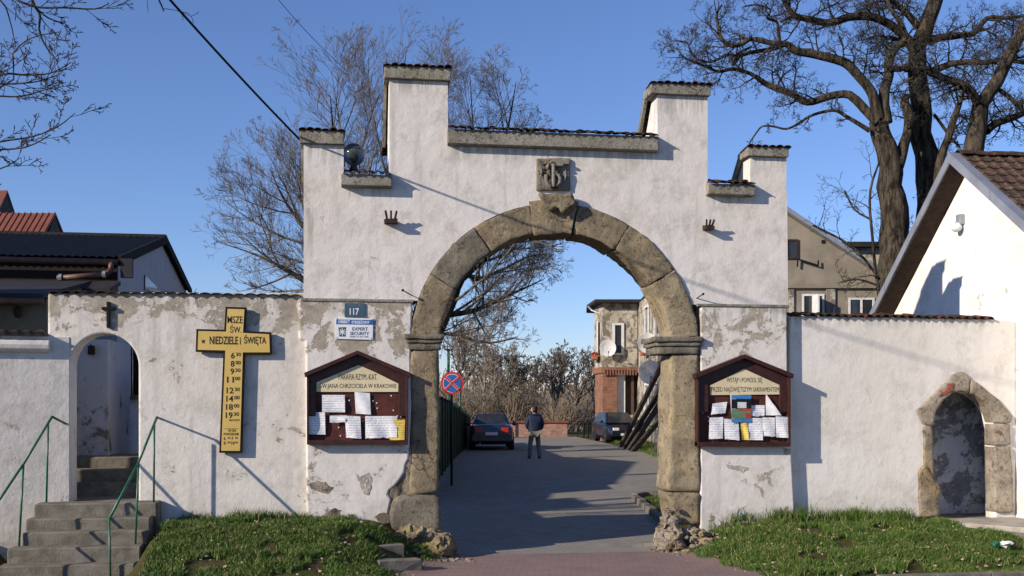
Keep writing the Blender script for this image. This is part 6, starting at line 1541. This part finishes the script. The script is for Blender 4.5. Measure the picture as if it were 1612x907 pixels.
def okR(x, y):
    if x < xeR(y) + .1 + .12 * noise.noise(Vector((y * 3, 0, 7))): return False
    if y > -.5 and x < 2.7: return False
    if y > -.95 and x > X(1478) : return False
    if y < -.9 and x > 6.9 + (-.95 - y) * .55: return False
    if y < -3.2: return False
    if noise.noise(Vector((x * 1.8, y * 1.8, 9))) + .4 * noise.noise(Vector((x * 9, y * 9, 4))) < -.30 + .28 * (y < -2.4): return False
    return True
blades('grass', 'short green grass on the bank between the steps and the left pier', scatter(-5.8, -1.4, -3.9, .04, 120000, okL), .035, .11, lean=.95)
blades('grass', 'green grass bank in front of the right boundary wall', scatter(1.9, 8.6, -3.25, .1, 150000, okR), .035, .11, lean=.95)
# taller weeds along the foot of the walls
pw_ = [(x, min(y, .1), H(x, y) - .04) for x, y in ((np.random.uniform(-5.6, -3.7), np.random.normal(-.08, .08)) for _ in range(1500))]
blades('weeds', 'taller grass tufts growing against the foot of the left wall', pw_, .05, .20, lean=.7)
pw_ = []
for cx_, k, sd in ((3.95, 900, .16), (5.6, 1500, .35), (4.7, 500, .3), (5.15, 700, .2), (3.2, 350, .25)):
    for _ in range(k):
        x = np.random.normal(cx_, sd); 
        if x < 6.15: pw_.append((x, -abs(np.random.normal(0, .14)) + .02, H(x, -.05) - .03))
blades('weeds', 'leafy weeds growing along the foot of the right boundary wall', pw_, .10, .30, lean=.7)
ptsI = []
for _ in range(16000):
    la_, de_ = np.random.uniform(2.95, 6.0), np.random.uniform(19.2, 25.1); p = W(la_, de_, 0)
    if p.y > .85: ptsI.append((p.x, p.y, H(p.x, p.y) + .02))
blades('grass', 'small kerbed lawn just inside the right jamb', ptsI, .03, .10)
ptsI = []
for _ in range(20000):
    la_, de_ = np.random.uniform(4.9, 6.4), np.random.uniform(34, 56); p = W(la_, de_, 0); ptsI.append((p.x, p.y, H(p.x, p.y) - .06))
blades('grass', 'strip of grass along the propped house under the timbers', ptsI, .08, .22)
# lawn bed inside, raised soil
bm = prism_xy(B(), [(2.9, 19.3), (6, 19.3), (6, 25.05), (2.9, 25.05)], -.2, .2); 
bm.transform(Matrix.Translation(Vector((CAMX, CAMY, 0))) @ Matrix.Rotation(-YAW, 4, 'Z')); tag(obj('lawn_bed', bm, M['soil']), kind='structure')
# loose stones, leaves and rubble bits
def pebbles(name, label, spots, r0, r1, m):
    bm = B(); q_ = random.Random(9)
    for (x, y) in spots:
        r = q_.uniform(r0, r1); bmesh.ops.create_icosphere(bm, subdivisions=1, radius=r, matrix=Matrix.Translation((x, y, H(x, y) + r * .2)) @ Matrix.Rotation(q_.uniform(0, 3), 4, 'Z') @ Matrix.Diagonal((1.3, 1, .6, 1)))
    for v in bm.verts: v.co += Vector(noise.noise_vector(v.co * 30)) * r0 * .6
    tag(obj(name, bm, m), label, 'stones', None, 'stuff')
qq = random.Random(21)
pebbles('loose_stones', 'scattered mortar crumbs and stones around the two pier feet', [(qq.gauss(-1.75, .22), qq.gauss(-.55, .2)) for _ in range(60)] + [(qq.gauss(2.2, .25), qq.gauss(-.30, .16)) for _ in range(110)] + [(qq.uniform(2.4, 3.6), qq.uniform(-.2, -.06)) for _ in range(50)], .012, .05, M['rubble'])
pebbles('dry_leaves', 'brown dead leaves and grit strewn in the grass', [(qq.uniform(-5.5, -2.2), qq.uniform(-3, -.1)) for _ in range(160)] + [(qq.uniform(2.3, 7), qq.uniform(-3.1, -.2)) for _ in range(220)], .012, .028, simple('dead leaf', (.30, .19, .09), (.5, .42, .3), 40, .9))
# unseen pole added beyond the left edge to streak the road with shadow
up = thing('shadow_pole', 'added grey concrete utility pole, unseen beyond the left edge, casting a shadow on the road', 'utility pole', (-15.5, -1.1, 0))
obj('pole', cyl(B(), (-15.5, -1.1, -.1), (-15.5, -1.1, 10), .16, 12, .10), M['concrete_pale'], up, smooth=True)
obj('crossarm', box(B(), -16.1, -14.9, -1.17, -1.03, 9.2, 9.32), M['concrete_pale'], up)

pebbles('road_grit', 'small dead leaves and grit scattered over the paving in the gateway', [(qq.uniform(-1.8, 2.4), qq.uniform(-3.2, 8) if qq.random() < .5 else qq.gauss(-.4, .5)) for _ in range(170)] + [(qq.uniform(-1.7, -1.2), qq.uniform(-1.5, 1)) for _ in range(50)], .006, .016, M['rubble'])
